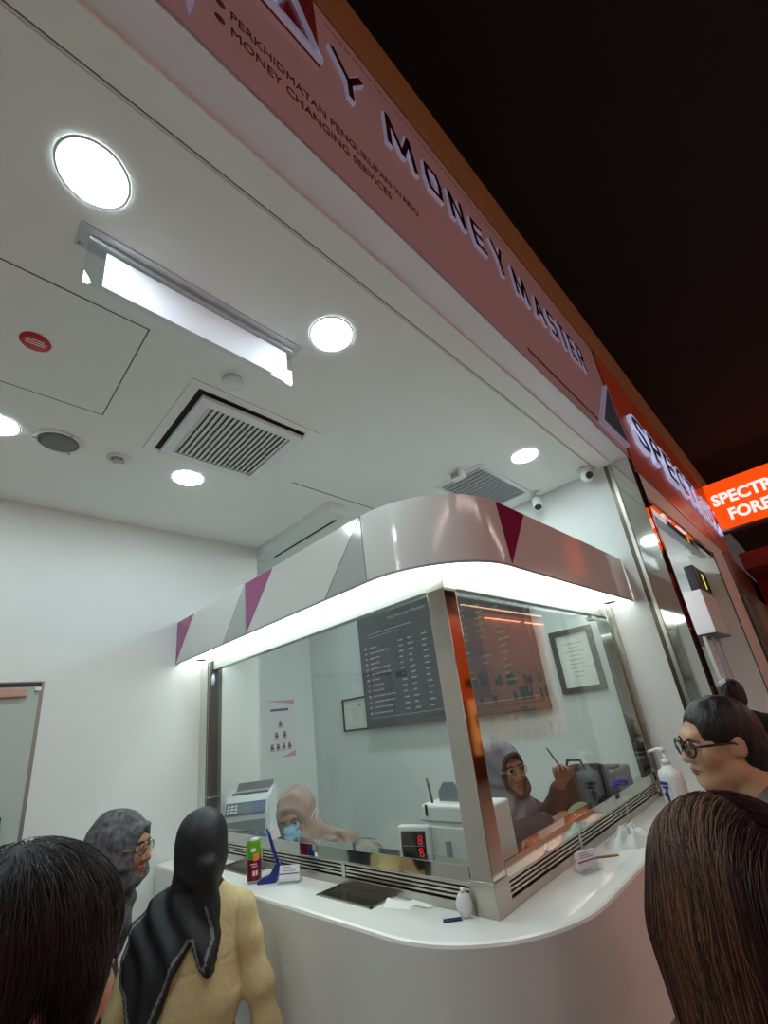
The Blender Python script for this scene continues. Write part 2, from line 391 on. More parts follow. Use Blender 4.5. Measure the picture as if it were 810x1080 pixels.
# magenta triangle on the corridor side, following the band
b = B(); b.prism([(O-.0025,.238,ZH-.003),(O-.0025,.485,ZH-.003),(O-.0025,.262,ZS+.008)], (.004,0,0), mat('deep_magenta_acrylic',(140,40,86),.1))
build('triangle_inlay', b, can, label='deep magenta triangle on the corridor side')
for x,y in ((-2.04,-.075),(-2.02,.075),(.075,1.67)):
    b = B(); b.lathe([(.038,-.001),(.042,-.005),(.034,-.007),(.03,.0)], M_STEELB, 28, Matrix.Translation((x,y,ZS+.006)), caps=False)
    b.lathe([(.031,-.004),(.001,-.003)], M_DARKPL, 28, Matrix.Translation((x,y,ZS+.006))); build('soffit_spotlight', b, can, label='small unlit round spotlight in the soffit')

# ------------------------------------------------------------------ counter
co = thing('service_counter', (-.9,.1,0), 'white solid surface counter with rounded corner wrapping the glass booth', 'counter')
R2 = .5
po, pin = path(OC, r=R2), path(-.42, r=.05)
b = B(); prof = [(0,-.05),(0,-.012),(-.004,-.004),(-.012,0)]
cs = [path(OC+a, r=R2+a) for a,_ in prof]
for i in range(3):
    n = len(cs[i]); vs = [(x,y,ZC+prof[i][1]) for x,y in cs[i]]+[(x,y,ZC+prof[i+1][1]) for x,y in cs[i+1]]
    b.add(vs, [(k,k+1,n+k+1,n+k) for k in range(n-1)], M_WHITE, True)
ring(b, cs[3], pin, ZC, M_WHITE); band(b, pin[::-1], ZC-.05, ZC, M_WHITE); ring(b, cs[0], pin, ZC-.05, M_WHITE, up=False)
build('countertop', b, co)
b = B(); pf = path(OC-.0003, r=R2-.0003); band(b, pf, .1, ZC-.03, M_WHITE); band(b, path(OC-.05,r=R2-.05), 0, .1, M_STEELB); ring(b, pf, path(OC-.05,r=R2-.05), .1, M_WHITE, up=False)
band(b, path(-.05,r=.25)[::-1], 0, ZC-.05, M_WHITE)
build('front_panel', b, co)

# ------------------------------------------------------------------ glass screen on the counter
sc = thing('teller_screen', (0,0,ZC), 'steel framed glass teller screen with polished corner post on the counter', 'glass screen')
b = B(); b.box((-.088,-.0,ZC),(0,.078,ZS+.004), M_STEEL, .002); build('corner_post', b, sc)
b = B(); b.box((-.092,-.004,ZC),(.004,.082,ZC+.098), M_STEELB, .002); build('post_foot', b, sc); b = B(); b.box((-.0915,-.0035,ZS-.075),(.0035,.0815,ZS+.004), M_STEELB, .002); build('post_head', b, sc)
def rail_x(x0,x1):
    b = B(); b.box((x0,.0,ZC),(x1,.06,ZC+.03), M_STEELB, .002); b.box((x0,-.0,ZC+.085),(x1,.06,ZC+.135), M_STEEL, .002)
    b.box((x0,.035,ZC+.03),(x1,.05,ZC+.085), M_STEELD)
    for z in (.037,.05,.063,.076): b.box((x0,.004,ZC+z),(x1,.045,ZC+z+.007), M_STEELB)
    n = 3
    for k in range(n+1):
        x = x0+(x1-x0)*k/n; b.box((x-.012,.002,ZC+.028),(x+.012,.05,ZC+.087), M_STEELB)
    return b
build('vent_rail', rail_x(-W+.12,-.09), sc)
def rail_y(y0,y1):
    b = B(); b.box((-.06,y0,ZC),(0,y1,ZC+.03), M_STEELB, .002); b.box((-.06,y0,ZC+.085),(0,y1,ZC+.135), M_STEEL, .002)
    b.box((-.05,y0,ZC+.03),(-.035,y1,ZC+.085), M_STEELD)
    for z in (.037,.05,.063,.076): b.box((-.045,y0,ZC+z),(-.004,y1,ZC+z+.007), M_STEELB)
    for k in range(4):
        y = y0+(y1-y0)*k/3; b.box((-.05,y-.012,ZC+.028),(-.002,y+.012,ZC+.087), M_STEELB)
    return b
build('vent_rail', rail_y(.08,D-.02), sc)
b = B(); b.box((-W+.12,.026,ZC+.13),(-.08,.036,ZS-.06), M_GLASS); build('glass_pane', b, sc)
b = B(); b.box((-.036,.07,ZC+.13),(-.026,D-.06,ZS-.06), M_GLASS); build('glass_pane', b, sc)
b = B(); b.box((-W+.12,.01,ZS-.065),(-.09,.052,ZS+.004), mat('satin_steel',(176,184,178),.35,.7), .002); build('top_frame', b, sc)
b = B(); b.box((-.052,.08,ZS-.065),(-.01,D-.05,ZS+.004), MATS['satin_steel'], .002); build('top_frame', b, sc)
b = B(); b.box((-W+.107,.0,ZC),(-W+.172,.075,ZS), mat('dark_grey_metal',(84,84,80),.4,.5), .003); b.box((-W+.135,-.004,ZC),(-W+.142,.0,ZS), M_STEELB); b.box((-W+.102,-.002,ZC+.3),(-W+.18,.08,ZC+.312), M_STEELB); build('side_post', b, sc)
b = B(); b.box((-W,.0,ZC),(-W+.105,.08,ZS), mat('cream_cladding',(206,208,198),.4)); build('wall_cladding', b, sc)
b = B(); b.box((-.075,D-.062,ZC),(.0,D,ZS), M_STEEL, .003); b.box((.0,D-.04,ZC),(.03,D,ZS), M_STEELB, .002); build('side_post', b, sc)
b = B(); b.box((-.05,1.52,ZS-.10),(-.01,1.60,ZS-.075), M_STEELB, .003); build('patch_fitting', b, sc); b = B(); b.box((-.05,1.70,ZS-.06),(-.005,1.74,ZS+.004), M_STEELB, .003); build('patch_fitting', b, sc)
b = B(); b.lathe([(.043,0),(.043,.001)], mat('blue_ring_sticker',(70,100,165),.5), 30, plane_M((-2.01,-.003,2.065),(1,0,0),(0,0,1)) @ Matrix.Scale(.75,4,(1,0,0)))
b.lathe([(.035,.0011),(.035,.0016)], mat('pale_blue_sticker',(205,216,235),.5), 30, plane_M((-2.01,-.003,2.065),(1,0,0),(0,0,1)) @ Matrix.Scale(.75,4,(1,0,0)))
build('round_sticker', b, label='oval pale blue sticker with blue rim, high on booth glass by side post', cat='sticker')

# ------------------------------------------------------------------ screens and papers on the back wall
tv = thing('rate_display', (-1.5,D-.05,1.62), 'large dark wall mounted screen listing exchange rates behind the glass', 'display screen')
X0,X1,Z0,Z1 = -2.48,-.555,1.61,2.70; Y = D-.075
b = B(); b.box((X0,Y,Z0),(X1,D-.012,Z1), mat('grey_bezel',(84,86,84),.4), .006); b.box((-1.9,D-.013,1.9),(-1.1,D-.002,2.4), M_DARKPL); build('bezel', b, tv)
b = B(); b.box((X0+.02,Y-.003,Z0+.055),(X1-.02,Y,Z1-.02), mat('screen_glow_haze',(30,32,34),.16,emit=(62,67,70),estr=.62)); build('screen', b, tv)  # screen glow, its grey lifted to include haze of the booth glass
M_SCT = mat('screen_white_text',(20,20,20),.4,emit=(180,184,194),estr=.3); M_SCG = mat('screen_green_text',(20,20,20),.4,emit=(90,150,110),estr=.32)
M_SCR = mat('screen_red_text',(20,20,20),.4,emit=(190,110,130),estr=.4)
b = B(); yy = Y-.0045
add_text(b,'My Money Master',(-2.02,yy,2.60),(1,0,0),(0,0,1),.5,.032,M_SCT,.001)
b.box((-2.33,yy,2.50),(-1.72,yy+.001,2.508),M_SCT); b.box((-2.33,yy,2.47),(-1.9,yy+.001,2.475),M_SCT)
rr = random.Random(3)
for k in range(13):
    z = 2.36-.052*k
    b.box((-2.40,yy,z),(-2.365,yy+.001,z+.02), M_SCR if k%3 else M_SCT)
    x = -2.33
    for q in range(rr.randint(2,4)):
        w = rr.uniform(.03,.09); b.box((x,yy,z+.003),(x+w,yy+.001,z+.016),M_SCT); x += w+.012
    for c0 in (-1.92,-1.80,-1.62): b.box((c0,yy,z+.003),(c0+rr.uniform(.04,.07),yy+.001,z+.016),M_SCT)
    for c0 in (-1.2,-1.02,-.84):
        if rr.random()<.8: b.box((c0,yy,z+.1),(c0+rr.uniform(.04,.1),yy+.001,z+.116),M_SCG)
b.box((-2.40,yy,1.70),(-.6,yy+.001,1.704),M_SCT); b.box((-2.0,yy,2.03),(-1.86,yy+.001,2.085),M_DARK)
build('screen_text', b, tv)

def framed(name, x0,x1,z0,z1, fw, fm, label, cat):
    t = thing(name, ((x0+x1)/2,D-.02,z0), label, cat); b = B()
    for a,c in (((x0,z0),(x1,z0+fw)),((x0,z1-fw),(x1,z1)),((x0,z0+fw),(x0+fw,z1-fw)),((x1-fw,z0+fw),(x1,z1-fw))): b.box((a[0],D-.025,a[1]),(c[0],D-.001,c[1]),fm)
    build('frame', b, t)
    b = B(); b.box((x0+fw*.9,D-.012,z0+fw*.9),(x1-fw*.9,D-.004,z1-fw*.9), mat('certificate_paper',(222,226,216),.6)); pm = mat('pale_ink',(160,164,158),.7)
    h = z1-z0; w = x1-x0; rr = random.Random(name)
    for k in range(9):
        ww = w*rr.uniform(.2,.5); z = z1-fw-h*.16-k*h*.065; xc = (x0+x1)/2; b.box((xc-ww/2,D-.0128,z),(xc+ww/2,D-.0121,z+h*.012),pm)
    build('certificate', b, t); return t, b
framed('framed_certificate', -.45,-.142,1.685,2.118,.035, mat('dark_brown_frame',(84,76,70),.4), 'certificate in brown frame hung right of rate screen', 'framed certificate')
t,_ = framed('framed_certificate', -2.90,-2.50,1.61,1.93,.016, mat('thin_black_frame',(60,62,60),.4), 'certificate in thin dark frame hung left of rate screen', 'framed certificate')
b = B(); Mx = plane_M((-2.63,D-.0135,1.86),(1,0,0),(0,0,1)); b.lathe([(.022,0),(.022,.001)], M_GPL, 20, Mx); b.lathe([(.015,.0012),(.015,.0018)], M_WPL, 20, Mx); build('crest', b, t)

b = B(); px = RX+.0015; b.box((RX,1.215,1.44),(px,1.575,2.015), mat('poster_paper',(222,220,222),.6))
pk = mat('poster_pink',(206,150,180),.6); ps = mat('poster_skin',(150,110,110),.6); pt = mat('poster_purple',(110,50,90),.6)
b.prism([(px,1.215,2.015),(px,1.575,2.015),(px,1.575,1.96),(px,1.45,1.99)], (.0006,0,0), pk)
b.prism([(px,1.575,1.44),(px,1.4,1.44),(px,1.575,1.50)], (.0006,0,0), pk)
b.box((px,1.28,1.905),(px+.0006,1.50,1.93), pt)
for y,z in ((1.395,1.79),(1.345,1.68),(1.445,1.68),(1.29,1.565),(1.36,1.565),(1.43,1.565),(1.50,1.565)):
    b.lathe([(.018,0),(.018,.0006)], ps, 16, plane_M((px,y,z),(0,1,0),(0,0,1))); b.box((px,y-.022,z-.04),(px+.0006,y+.022,z-.015), pt); b.box((px,y-.028,z-.055),(px+.0006,y+.028,z-.047), ps)
build('team_chart_poster', b, label='white and pink poster of small portraits on the wall inside the booth', cat='poster')
# ------------------------------------------------------------------ fascia sign of the shop
M_MAUVE = mat('pale_mauve_panel',(186,164,168),.5,noise=.02,nscale=2)
M_SILV = mat('silver_letter_edge',(214,218,232),.3,.6,emit=(200,210,255),estr=.10)
M_LDARK = mat('maroon_letter_face',(64,22,34),.15)
sg = thing('fascia_sign', (XS,-.6,3.2), 'long mauve shop fascia sign with silver edged letters along the ceiling edge', 'shop sign')
b = B(); b.box((XS-.03,-3.6,3.2),(XS,1.905,4.21), M_MAUVE, .002); build('sign_panel', b, sg)
b = B(); b.box((XS-.03,-3.6,3.195),(XS+.004,1.9,3.203), M_GPL); b.box((XS-.02,1.905,3.15),(XS+.004,1.93,4.25), M_DARK); build('panel_edge', b, sg)
GLY = {
 'M':[[(0,0),(.08,1)],[(.08,1),(.52,.12)],[(.52,.12),(.9,1)],[(.9,1),(1,0)]],
 'O':[[(0,.35),(.1,1)],[(.1,1),(.85,1)],[(.85,1),(1,.65)],[(1,.65),(.9,0)],[(.9,0),(.12,0)],[(.12,0),(0,.35)]],
 'N':[[(0,0),(.05,1)],[(.05,1),(.95,0)],[(.95,0),(1,1)]],
 'E':[[(1,1),(.08,1)],[(.08,1),(0,.5)],[(0,.5),(.85,.5)],[(0,.5),(.08,0)],[(.08,0),(1,0)]],
 'Y':[[(0,1),(.5,.45)],[(1,1),(.5,.45)],[(.5,.45),(.5,0)]],
 'A':[[(0,0),(.5,1)],[(.5,1),(1,0)],[(.22,.33),(.78,.33)]],
 'S':[[(1,1),(.1,1)],[(.1,1),(.02,.72)],[(.02,.72),(.15,.52)],[(.15,.52),(.85,.5)],[(.85,.5),(1,.28)],[(1,.28),(.9,0)],[(.9,0),(0,0)]],
 'T':[[(0,1),(1,1)],[(.5,1),(.5,0)]],
 'R':[[(0,0),(.05,1)],[(.05,1),(.9,1)],[(.9,1),(1,.75)],[(1,.75),(.88,.48)],[(.88,.48),(.03,.48)],[(.45,.48),(1,0)]],
}
def strokes(bd, segs, y0, y1, z0, z1, th, x0, dx, mt, ms=None):
    for a,c in segs:
        A = Vector((0, y0+(y1-y0)*a[0], z0+(z1-z0)*a[1])); C_ = Vector((0, y0+(y1-y0)*c[0], z0+(z1-z0)*c[1]))
        d = (C_-A).normalized(); nr = Vector((0,-d.z,d.y))*th/2; A = A-d*th*.42; C_ = C_+d*th*.42
        b_ = [(x0,*(A-nr).yz),(x0,*(C_-nr).yz),(x0,*(C_+nr).yz),(x0,*(A+nr).yz)]
        bd.prism(b_, (dx,0,0), mt, ms)
letters = [('Y',-.725,-.565,3.735,3.975),('M',-.467,-.285,3.73,3.955),('O',-.228,-.104,3.75,3.94),('N',-.055,.065,3.735,3.945),('E',.122,.236,3.73,3.935),('Y',.318,.435,3.72,3.965),
           ('M',.510,.665,3.71,3.93),('A',.735,.868,3.71,3.92),('S',.925,1.035,3.71,3.92),('T',1.085,1.185,3.71,3.93),('E',1.225,1.32,3.71,3.93),('R',1.36,1.475,3.71,3.93)]
for ch,y0,y1,z0,z1 in letters:
    b = B(); strokes(b, GLY[ch], y0+.015, y1-.015, z0+.018, z1-.018, .035, XS, .014, M_SILV); lo = build('sign_letter', b, sg)
    b = B(); strokes(b, GLY[ch], y0+.015, y1-.015, z0+.018, z1-.018, .026, XS+.0138, .0015, M_LDARK); build('letter_face', b, lo, label='dark maroon letter face')
# emblem: big folded M on a dark red square
b = B(); b.box((XS-.001,-1.12,3.745),(XS+.006,-.775,4.185), mat('emblem_red',(122,46,42),.3)); em = build('emblem', b, sg, label='dark red square emblem with silver folded strokes')
b = B(); Zb,Zt = 3.76,4.17
strokes(b, [[(0,0),(1,0)],[(0,0),(.02,1)],[(.06,1),(.44,.05)],[(.44,.05),(.66,.62)],[(.66,.62),(.98,.02)]], -1.105,-.785,Zb,Zt,.026,XS+.005,.016,M_SILV); build('silver_strokes', b, em)
b = B(); mr = mat('emblem_crimson',(126,22,40),.2)
for p in ([(-1.08,3.79),(-1.09,4.1),(-.985,3.79)],[(-.93,3.79),(-.885,4.0),(-.81,3.79)]): b.prism([(XS+.006,*q) for q in p],(.006,0,0),mr)
build('crimson_triangle', b, em)
M_TRI = mat('blue_grey_acrylic',(96,112,140),.12)
def emblem(pts, lab):
    c = Vector((sum(p[0] for p in pts)/3, sum(p[1] for p in pts)/3))
    b = B(); b.prism([(XS,*p) for p in pts],(.03,0,0),M_SILV); e = build('triangle_emblem', b, sg, label=lab)
    ins = [tuple(c+(Vector(p)-c)*.87) for p in pts]
    b = B(); b.prism([(XS+.029,*p) for p in ins],(.003,0,0),M_TRI); build('triangle_face', b, e)
emblem([(1.83,3.80),(1.35,3.26),(1.89,3.275)], 'blue grey triangle with lit silver edge at end of the sign')
emblem([(-1.19,3.26),(-1.32,3.95),(-1.19,3.62)], 'silver edged pointed emblem at frame top')
b = B(); M_INK = mat('maroon_print',(62,30,36),.5)
add_text(b,'PERKHIDMATAN PENGURUPAN WANG',(XS,-1.089,3.452),(0,1,0),(0,0,1),.759,.040,M_INK,.0012)
build('small_lettering', b, sg); b = B()
add_text(b,'MONEY CHANGING SERVICES',(XS,-1.087,3.374),(0,1,0),(0,0,1),.595,.040,M_INK,.0012)
build('small_lettering', b, sg); b = B()
for z in (3.474,3.394):
    b = B(); b.lathe([(.014,0),(.014,.0012)], M_INK, 20, plane_M((XS,-1.118,z),(0,1,0),(0,0,1))); build('bullet_mark', b, sg)
b = B(); y = .45; rr = random.Random(5)
while y < 1.36:
    w = rr.uniform(.012,.03); b.box((XS,y,3.283),(XS+.001,y+w,3.305),M_INK); y += w+.006
build('licence_line', b, sg); b = B(); y = -.72
while y < .6:
    w = rr.uniform(.01,.03); b.box((XS,y,4.135),(XS+.001,y+w,4.15),mat('faint_print',(150,110,112),.5)); y += w+.012
build('faint_line', b, sg)

# ------------------------------------------------------------------ neighbouring orange shop
M_OR = mat('orange_panel',(184,80,42),.35,noise=.02)
s2 = thing('fascia_sign', (XS,4,3.13), 'orange fascia sign of the neighbouring shop with raised silver letters', 'shop sign')
b = B(); b.box((XS-.03,1.93,3.13),(XS,6.3,4.21), M_OR, .002); build('sign_panel', b, s2)
b = B(); b.box((XS-.03,1.93,3.115),(XS+.006,6.3,3.132), M_STEELB); build('lower_trim', b, s2)
M_SIL2 = mat('silver_blue_letter',(206,214,236),.22,.7,emit=(205,216,255),estr=.4)
word = 'SPECTRUM'; y0 = 2.30
for ch in word:
    w = .46 if ch != 'M' else .54
    b = B(); add_text(b,ch,(XS+.002,y0,3.46),(0,1,0),(0,0,1),w-.05,.35,M_SIL2,.03,.045); lo = build('sign_letter', b, s2)
    b = B(); add_text(b,ch,(XS+.0315,y0+.035,3.485),(0,1,0),(0,0,1),w-.12,.30,M_TRI,.003,.012); build('letter_face', b, lo, label='blue grey letter face'); y0 += w
b = B(); add_text(b,'Forex',(XS,4.5,3.24),(0,1,0),(0,0,1),.7,.1,M_WTXT,.004)
build('small_lettering', b, s2)

bl = thing('blade_sign', (1.2,6.1,3.53), 'glowing orange projecting sign reading SPECTRUM FOREX in white', 'shop sign')
Yb = 6.05
b = B(); b.prism([(.43,Yb,3.545),(2.1,Yb,3.55),(2.1,Yb,4.24),(.43,Yb,4.25)],(0,.16,0), mat('orange_lightbox',(240,84,20),.4,emit=(250,82,14),estr=.82)); build('light_box', b, bl)
b = B(); b.box((.43,Yb-.006,3.515),(2.1,Yb+.17,3.545), M_STEELB); b.box((.47,Yb-.008,3.53),(.54,Yb-.004,3.55), M_WTXT); build('lower_edge', b, bl)
mw = mat('white_sign_lettering',(250,240,236),.5,emit=(255,236,230),estr=.9)
b = B(); add_text(b,'SPECTRUM',(.47,Yb,3.90),(1,0,0),(0,0,1),.98,.17,mw,.006,.035); build('lettering', b, bl); b = B(); add_text(b,'FOREX.',(.60,Yb,3.655),(1,0,0),(0,0,1),.64,.165,mw,.006,.035); build('lettering', b, bl)

# its shopfront: steel head, clear opening, room behind, steel pier
b = B(); b.box((.36,1.93,2.93),(.42,4.36,3.115), mat('pale_head_cladding',(214,218,210),.4)); b.box((.38,1.95,2.86),(.41,4.36,2.93), M_STEEL); b.box((.30,1.93,2.90),(.36,4.36,2.96), M_GPL); struct('trim_7', b)
b = B(); b.box((.2,4.36,0),(.42,5.35,3.115), mat('pale_pier_cladding',(226,230,220),.35)); b.box((.415,4.355,0),(.424,4.375,2.93), M_STEELD); b.box((.41,5.33,0),(.424,5.36,3.1), M_STEELD); struct('trim_8', b)
b = B(); b.box((-3,D+.1,3.0),(.36,9,3.05), M_CEIL); struct('ceiling_neighbour', b)
b = B(); b.box((-3.1,D+.1,0),(-3,9,3.05), M_WALL); struct('wall_neighbour', b)
b = B(); b.box((-3,5.5,0),(.2,5.6,3.05), M_WALL); struct('wall_partition', b)
b = B(); b.box((.34,1.932,0),(.426,1.99,3.1), mat('bronze_frame',(74,34,28),.12,.6)); struct('trim_11', b)
downs = [(-.35,3.1),(-.35,4.3),(-1.5,3.1),(-1.5,4.3)]
for k,(x,y) in enumerate(downs):
    t = thing('downlight', (x,y,3.0), ['round downlight in neighbouring shop seen through its glass','second round downlight deeper along the neighbouring shop ceiling','round downlight far inside the neighbouring shop','deepest round downlight inside the neighbouring shop'][k], 'ceiling light', 'downlights of the neighbouring shop')
    Mx = Matrix.Translation((x,y,3.0))
    b = B(); b.lathe([(.10,-.001),(.098,-.006),(.088,-.008),(.085,-.002)], M_WPL, 32, Mx, caps=False); build('trim_ring', b, t)
    b = B(); b.lathe([(.085,-.004),(.085,-.001)], mat('led_neighbour',(255,255,255),.5,emit=(240,246,255),estr=230.), 32, Mx); build('diffuser', b, t)
t = thing('dome_camera', (.30,4.1,3.0), 'dome security camera under the neighbouring shop ceiling', 'security camera')
b = B(); b.lathe([(.05,-.001),(.05,-.03)], M_WPL, 24, Matrix.Translation((.28,4.15,3.0))); build('base', b, t)
b = B(); b.sphere((.28,4.15,2.945), .05, M_WPL); build('eyeball', b, t)
b = B(); b.sphere((.305,4.115,2.925), .026, M_DARKPL); build('lens', b, t)
# its booth header with a rate clock on top
t = thing('booth_canopy', (.0,4.2,2.05), 'white canopy box over the counter in the neighbouring shop', 'canopy')
b = B(); b.box((-.9,3.62,2.05),(.30,5.3,2.46), M_ACRY, .004); build('fascia_box', b, t)
b = B(); b.box((-.9,3.615,2.035),(.305,5.3,2.05), M_DARKPL); build('lower_edge', b, t)
t = thing('rate_clock', (.24,4.4,2.47), 'black display with glowing yellow green digits on the neighbouring canopy', 'display screen')
b = B(); b.box((.20,3.80,2.46),(.285,5.2,2.74), M_DARKPL, .008); build('casing', b, t)
b = B(); md = mat('digit_glow',(40,40,10),.4,emit=(206,226,90),estr=1.1)
b.box((.285,3.9,2.5),(.2865,5.12,2.71), M_DARK)
add_text(b,'1 388',(.2865,4.10,2.52),(0,1,0),(0,0,1),.9,.16,md,.003); build('digits', b, t)
t = thing('teller_screen', (0,4.1,0), 'glass screen with steel bars under the neighbouring canopy', 'glass screen')
b = B(); b.box((.18,3.7,1.05),(.19,5.2,2.04), M_GLASS); build('glass_pane', b, t)
for y in (3.68,4.05,4.35,4.7): 
    b = B(); b.box((.17,y,1.05),(.2,y+.04,2.04), M_STEELB); build('upright', b, t)
for y in (3.82,4.14):
    b = B(); b.box((.193,y,1.35),(.196,y+.12,2.0), mat('notice_paper',(214,220,236),.6))
    for k in range(6): b.box((.196,y+.045,1.42+.09*k),(.1965,y+.07,1.44+.09*k), M_GPL)
    build('notice_sheet', b, t)
b = B(); b.box((-.3,3.6,0),(.30,5.3,1.05), M_WHITE, .01); build('service_counter', b, label='white counter below the neighbouring glass screen', cat='counter')
# sliding leaf reflecting the shop, then the shop further on
b = B(); b.box((.30,5.36,2.7),(.44,9,3.1), M_STEELB); struct('trim_9', b)
b = B(); b.box((.2,7.6,0),(.44,9,3.1), mat('beige_pier',(176,164,150),.5)); struct('trim_10', b)
b = B(); b.box((.36,5.4,.05),(.37,7.55,2.68), M_GLASS); b.box((.34,6.4,0),(.39,6.46,2.7), M_STEELB); struct('window_2', b)
rd = thing('red_shopfront', (2,8,2.4), 'dark red bulkhead and fascia of the shop further along', 'shopfront')
M_RED = mat('deep_red_panel',(150,24,24),.35,noise=.04)
b = B(); b.box((.46,6.9,3.1),(2.1,8.2,3.35), mat('brown_red_soffit',(120,44,36),.5,noise=.08)); build('bulkhead', b, rd)
b = B(); b.box((.46,8.2,2.55),(2.1,8.4,3.3), M_RED); build('fascia', b, rd)
b = B(); b.box((.46,8.19,2.53),(2.1,8.2,2.55), M_STEELB); build('edge_strip', b, rd)
b = B(); strokes(b, [[(0,0),(1,1)],[(0,1),(1,0)]], 0,.3,0,.26,.05,0,.02, mat('dusty_pink_mark',(170,90,90),.5))
b.v = [(.75+v[1], 8.2-v[0], 2.8+v[2]) for v in b.v]; build('fascia_mark', b, rd)
b = B(); b.box((.5,8.21,0),(2.0,8.5,2.53), M_DARK); build('dark_recess', b, rd)

# ------------------------------------------------------------------ shops across the corridor (mirrored in steel and glass)
op = thing('opposite_shopfront', (6,0,0), 'pale shopfront across the corridor with dim lit windows and signboard', 'shopfront')
b = B(); b.box((6.0,-6,0),(6.2,6.4,4.62), mat('pale_pink_wall',(170,130,128),.6,noise=.05)); build('wall', b, op)
b = B(); b.box((5.93,-5,2.75),(6.0,6,3.45), mat('rose_fascia_light',(220,150,140),.4,emit=(240,178,168),estr=.8)); build('fascia_lightbox', b, op)
mwin = mat('lit_display_window',(220,150,130),.5,emit=(240,170,150),estr=.6)
for k in range(5):
    y = -4.8+k*2.2
    b = B(); b.box((5.97,y,.5),(6.0,y+2.0,2.5), mwin); build('lit_window', b, op)
    b = B(); 
    for q in range(4): b.box((5.94,y+.06+q*.5,.5),(5.97,y+.10+q*.5,2.5), M_DARKPL)
    b.box((5.94,y,1.3),(5.97,y+2.0,1.36), M_DARKPL); build('window_bars', b, op)
o2 = thing('orange_shopfront', (6,12,0), 'orange lit shopfront far down the corridor, mirrored in the booth glass and post', 'shopfront')
b = B(); b.box((6.0,6.4,0),(6.2,22,4.62), mat('rust_wall',(140,62,30),.6,noise=.1)); build('wall', b, o2)
b = B(); b.box((5.95,7.6,1.9),(6.0,9.6,4.1), mat('rust_lightbox',(170,60,20),.4,emit=(178,66,22),estr=.5,noise=.2)); build('dim_lightbox', b, o2)
b = B(); b.box((5.93,9.7,2.75),(6.0,20,4.3), mat('orange_lightbox_far',(230,100,40),.4,emit=(226,112,56),estr=.75)); build('fascia_lightbox', b, o2)
mo = mat('amber_display',(210,120,60),.5,emit=(214,128,70),estr=.75,rgb2=(90,50,30),nscale=3)
rg = random.Random(8)
for k in range(6):
    y = 8.4+k*2
    b = B(); b.box((5.96,y,.6),(6.0,y+2,2.75), mo); build('display_window', b, o2)
    b = B()
    for q in range(26):
        yy_ = y+rg.uniform(0,1.8); zz = rg.choice((.62,1.2,1.75,2.2)); hh = rg.uniform(.15,.42); b.box((5.93,yy_,zz),(5.955,yy_+rg.uniform(.06,.22),zz+hh), rg.choice((M_DARKPL,mat('rust_goods',(120,60,30),.6),mat('tan_goods',(170,120,70),.6))))
    build('goods_on_shelves', b, o2)
for z,y0,y1 in ((4.12,9.9,12),(4.12,12.3,15),(4.42,8.8,15)):
    b = B(); b.box((5.86,y0,z),(5.9,y1,z+.03), mat('shop_tube',(255,220,180),.5,emit=(255,200,150),estr=6.)); build('tube_light', b, o2)

ml = mat('warm_tube',(255,230,200),.5,emit=(255,226,222),estr=21.)
labs = ['warm linear lamp under the corridor ceiling, nearest the camera side','warm linear lamp under the middle of the corridor ceiling','warm linear lamp under corridor ceiling above the orange projecting sign','farthest warm linear lamp down the corridor','second farthest warm linear lamp down the corridor']
for k,(y0,y1) in enumerate(((-4,-1.2),(-.4,2.2),(3.4,6),(14,18),(8.5,11.5))):
    b = B(); b.box((4.4,y0,4.5),(4.46,y1,4.54), ml); b.box((4.38,y0,4.54),(4.48,y1,4.62), M_DARKPL); build('linear_lamp', b, label=labs[k], cat='ceiling light', group='linear lamps of the corridor')
b = B(); b.box((-3,21.9,0),(6,22,4.62), mat('dark_end_wall',(40,24,22),.8)); struct('wall_end', b)

# ------------------------------------------------------------------ things on the counter
def tray(cx, cy, lab):
    t = thing('cash_tray', (cx,cy,ZC), lab, 'cash tray'); w,h = .165,.085
    b = B(); fm = M_STEELB
    for a,c in (((-w,-h),(w,-h+.012)),((-w,h-.012),(w,h)),((-w,-h),(-w+.012,h)),((w-.012,-h),(w,h))): b.box((cx+a[0],cy+a[1],ZC),(cx+c[0],cy+c[1],ZC+.003), fm)
    build('rim', b, t)
    b = B(); n = 9; vs = []; fs = []
    for i in range(n+1):
        y = -h+.011+(2*h-.022)*i/n; u = i/n*2-1; z = .0005+.0018*u*u
        vs += [(cx-w+.011,cy+y,ZC+z),(cx+w-.011,cy+y,ZC+z)]
    fs = [(2*i,2*i+1,2*i+3,2*i+2) for i in range(n)]
    b.add(vs, fs, mat('tray_steel',(120,112,104),.18,1.,noise=.25,nscale=14), True); build('dished_plate', b, t)
    return t
tray(-.625,-.035,'polished steel cash tray in counter top before the middle of the booth glass')
tray(-1.52,-.03,'steel cash tray partly hidden behind the black headscarf')

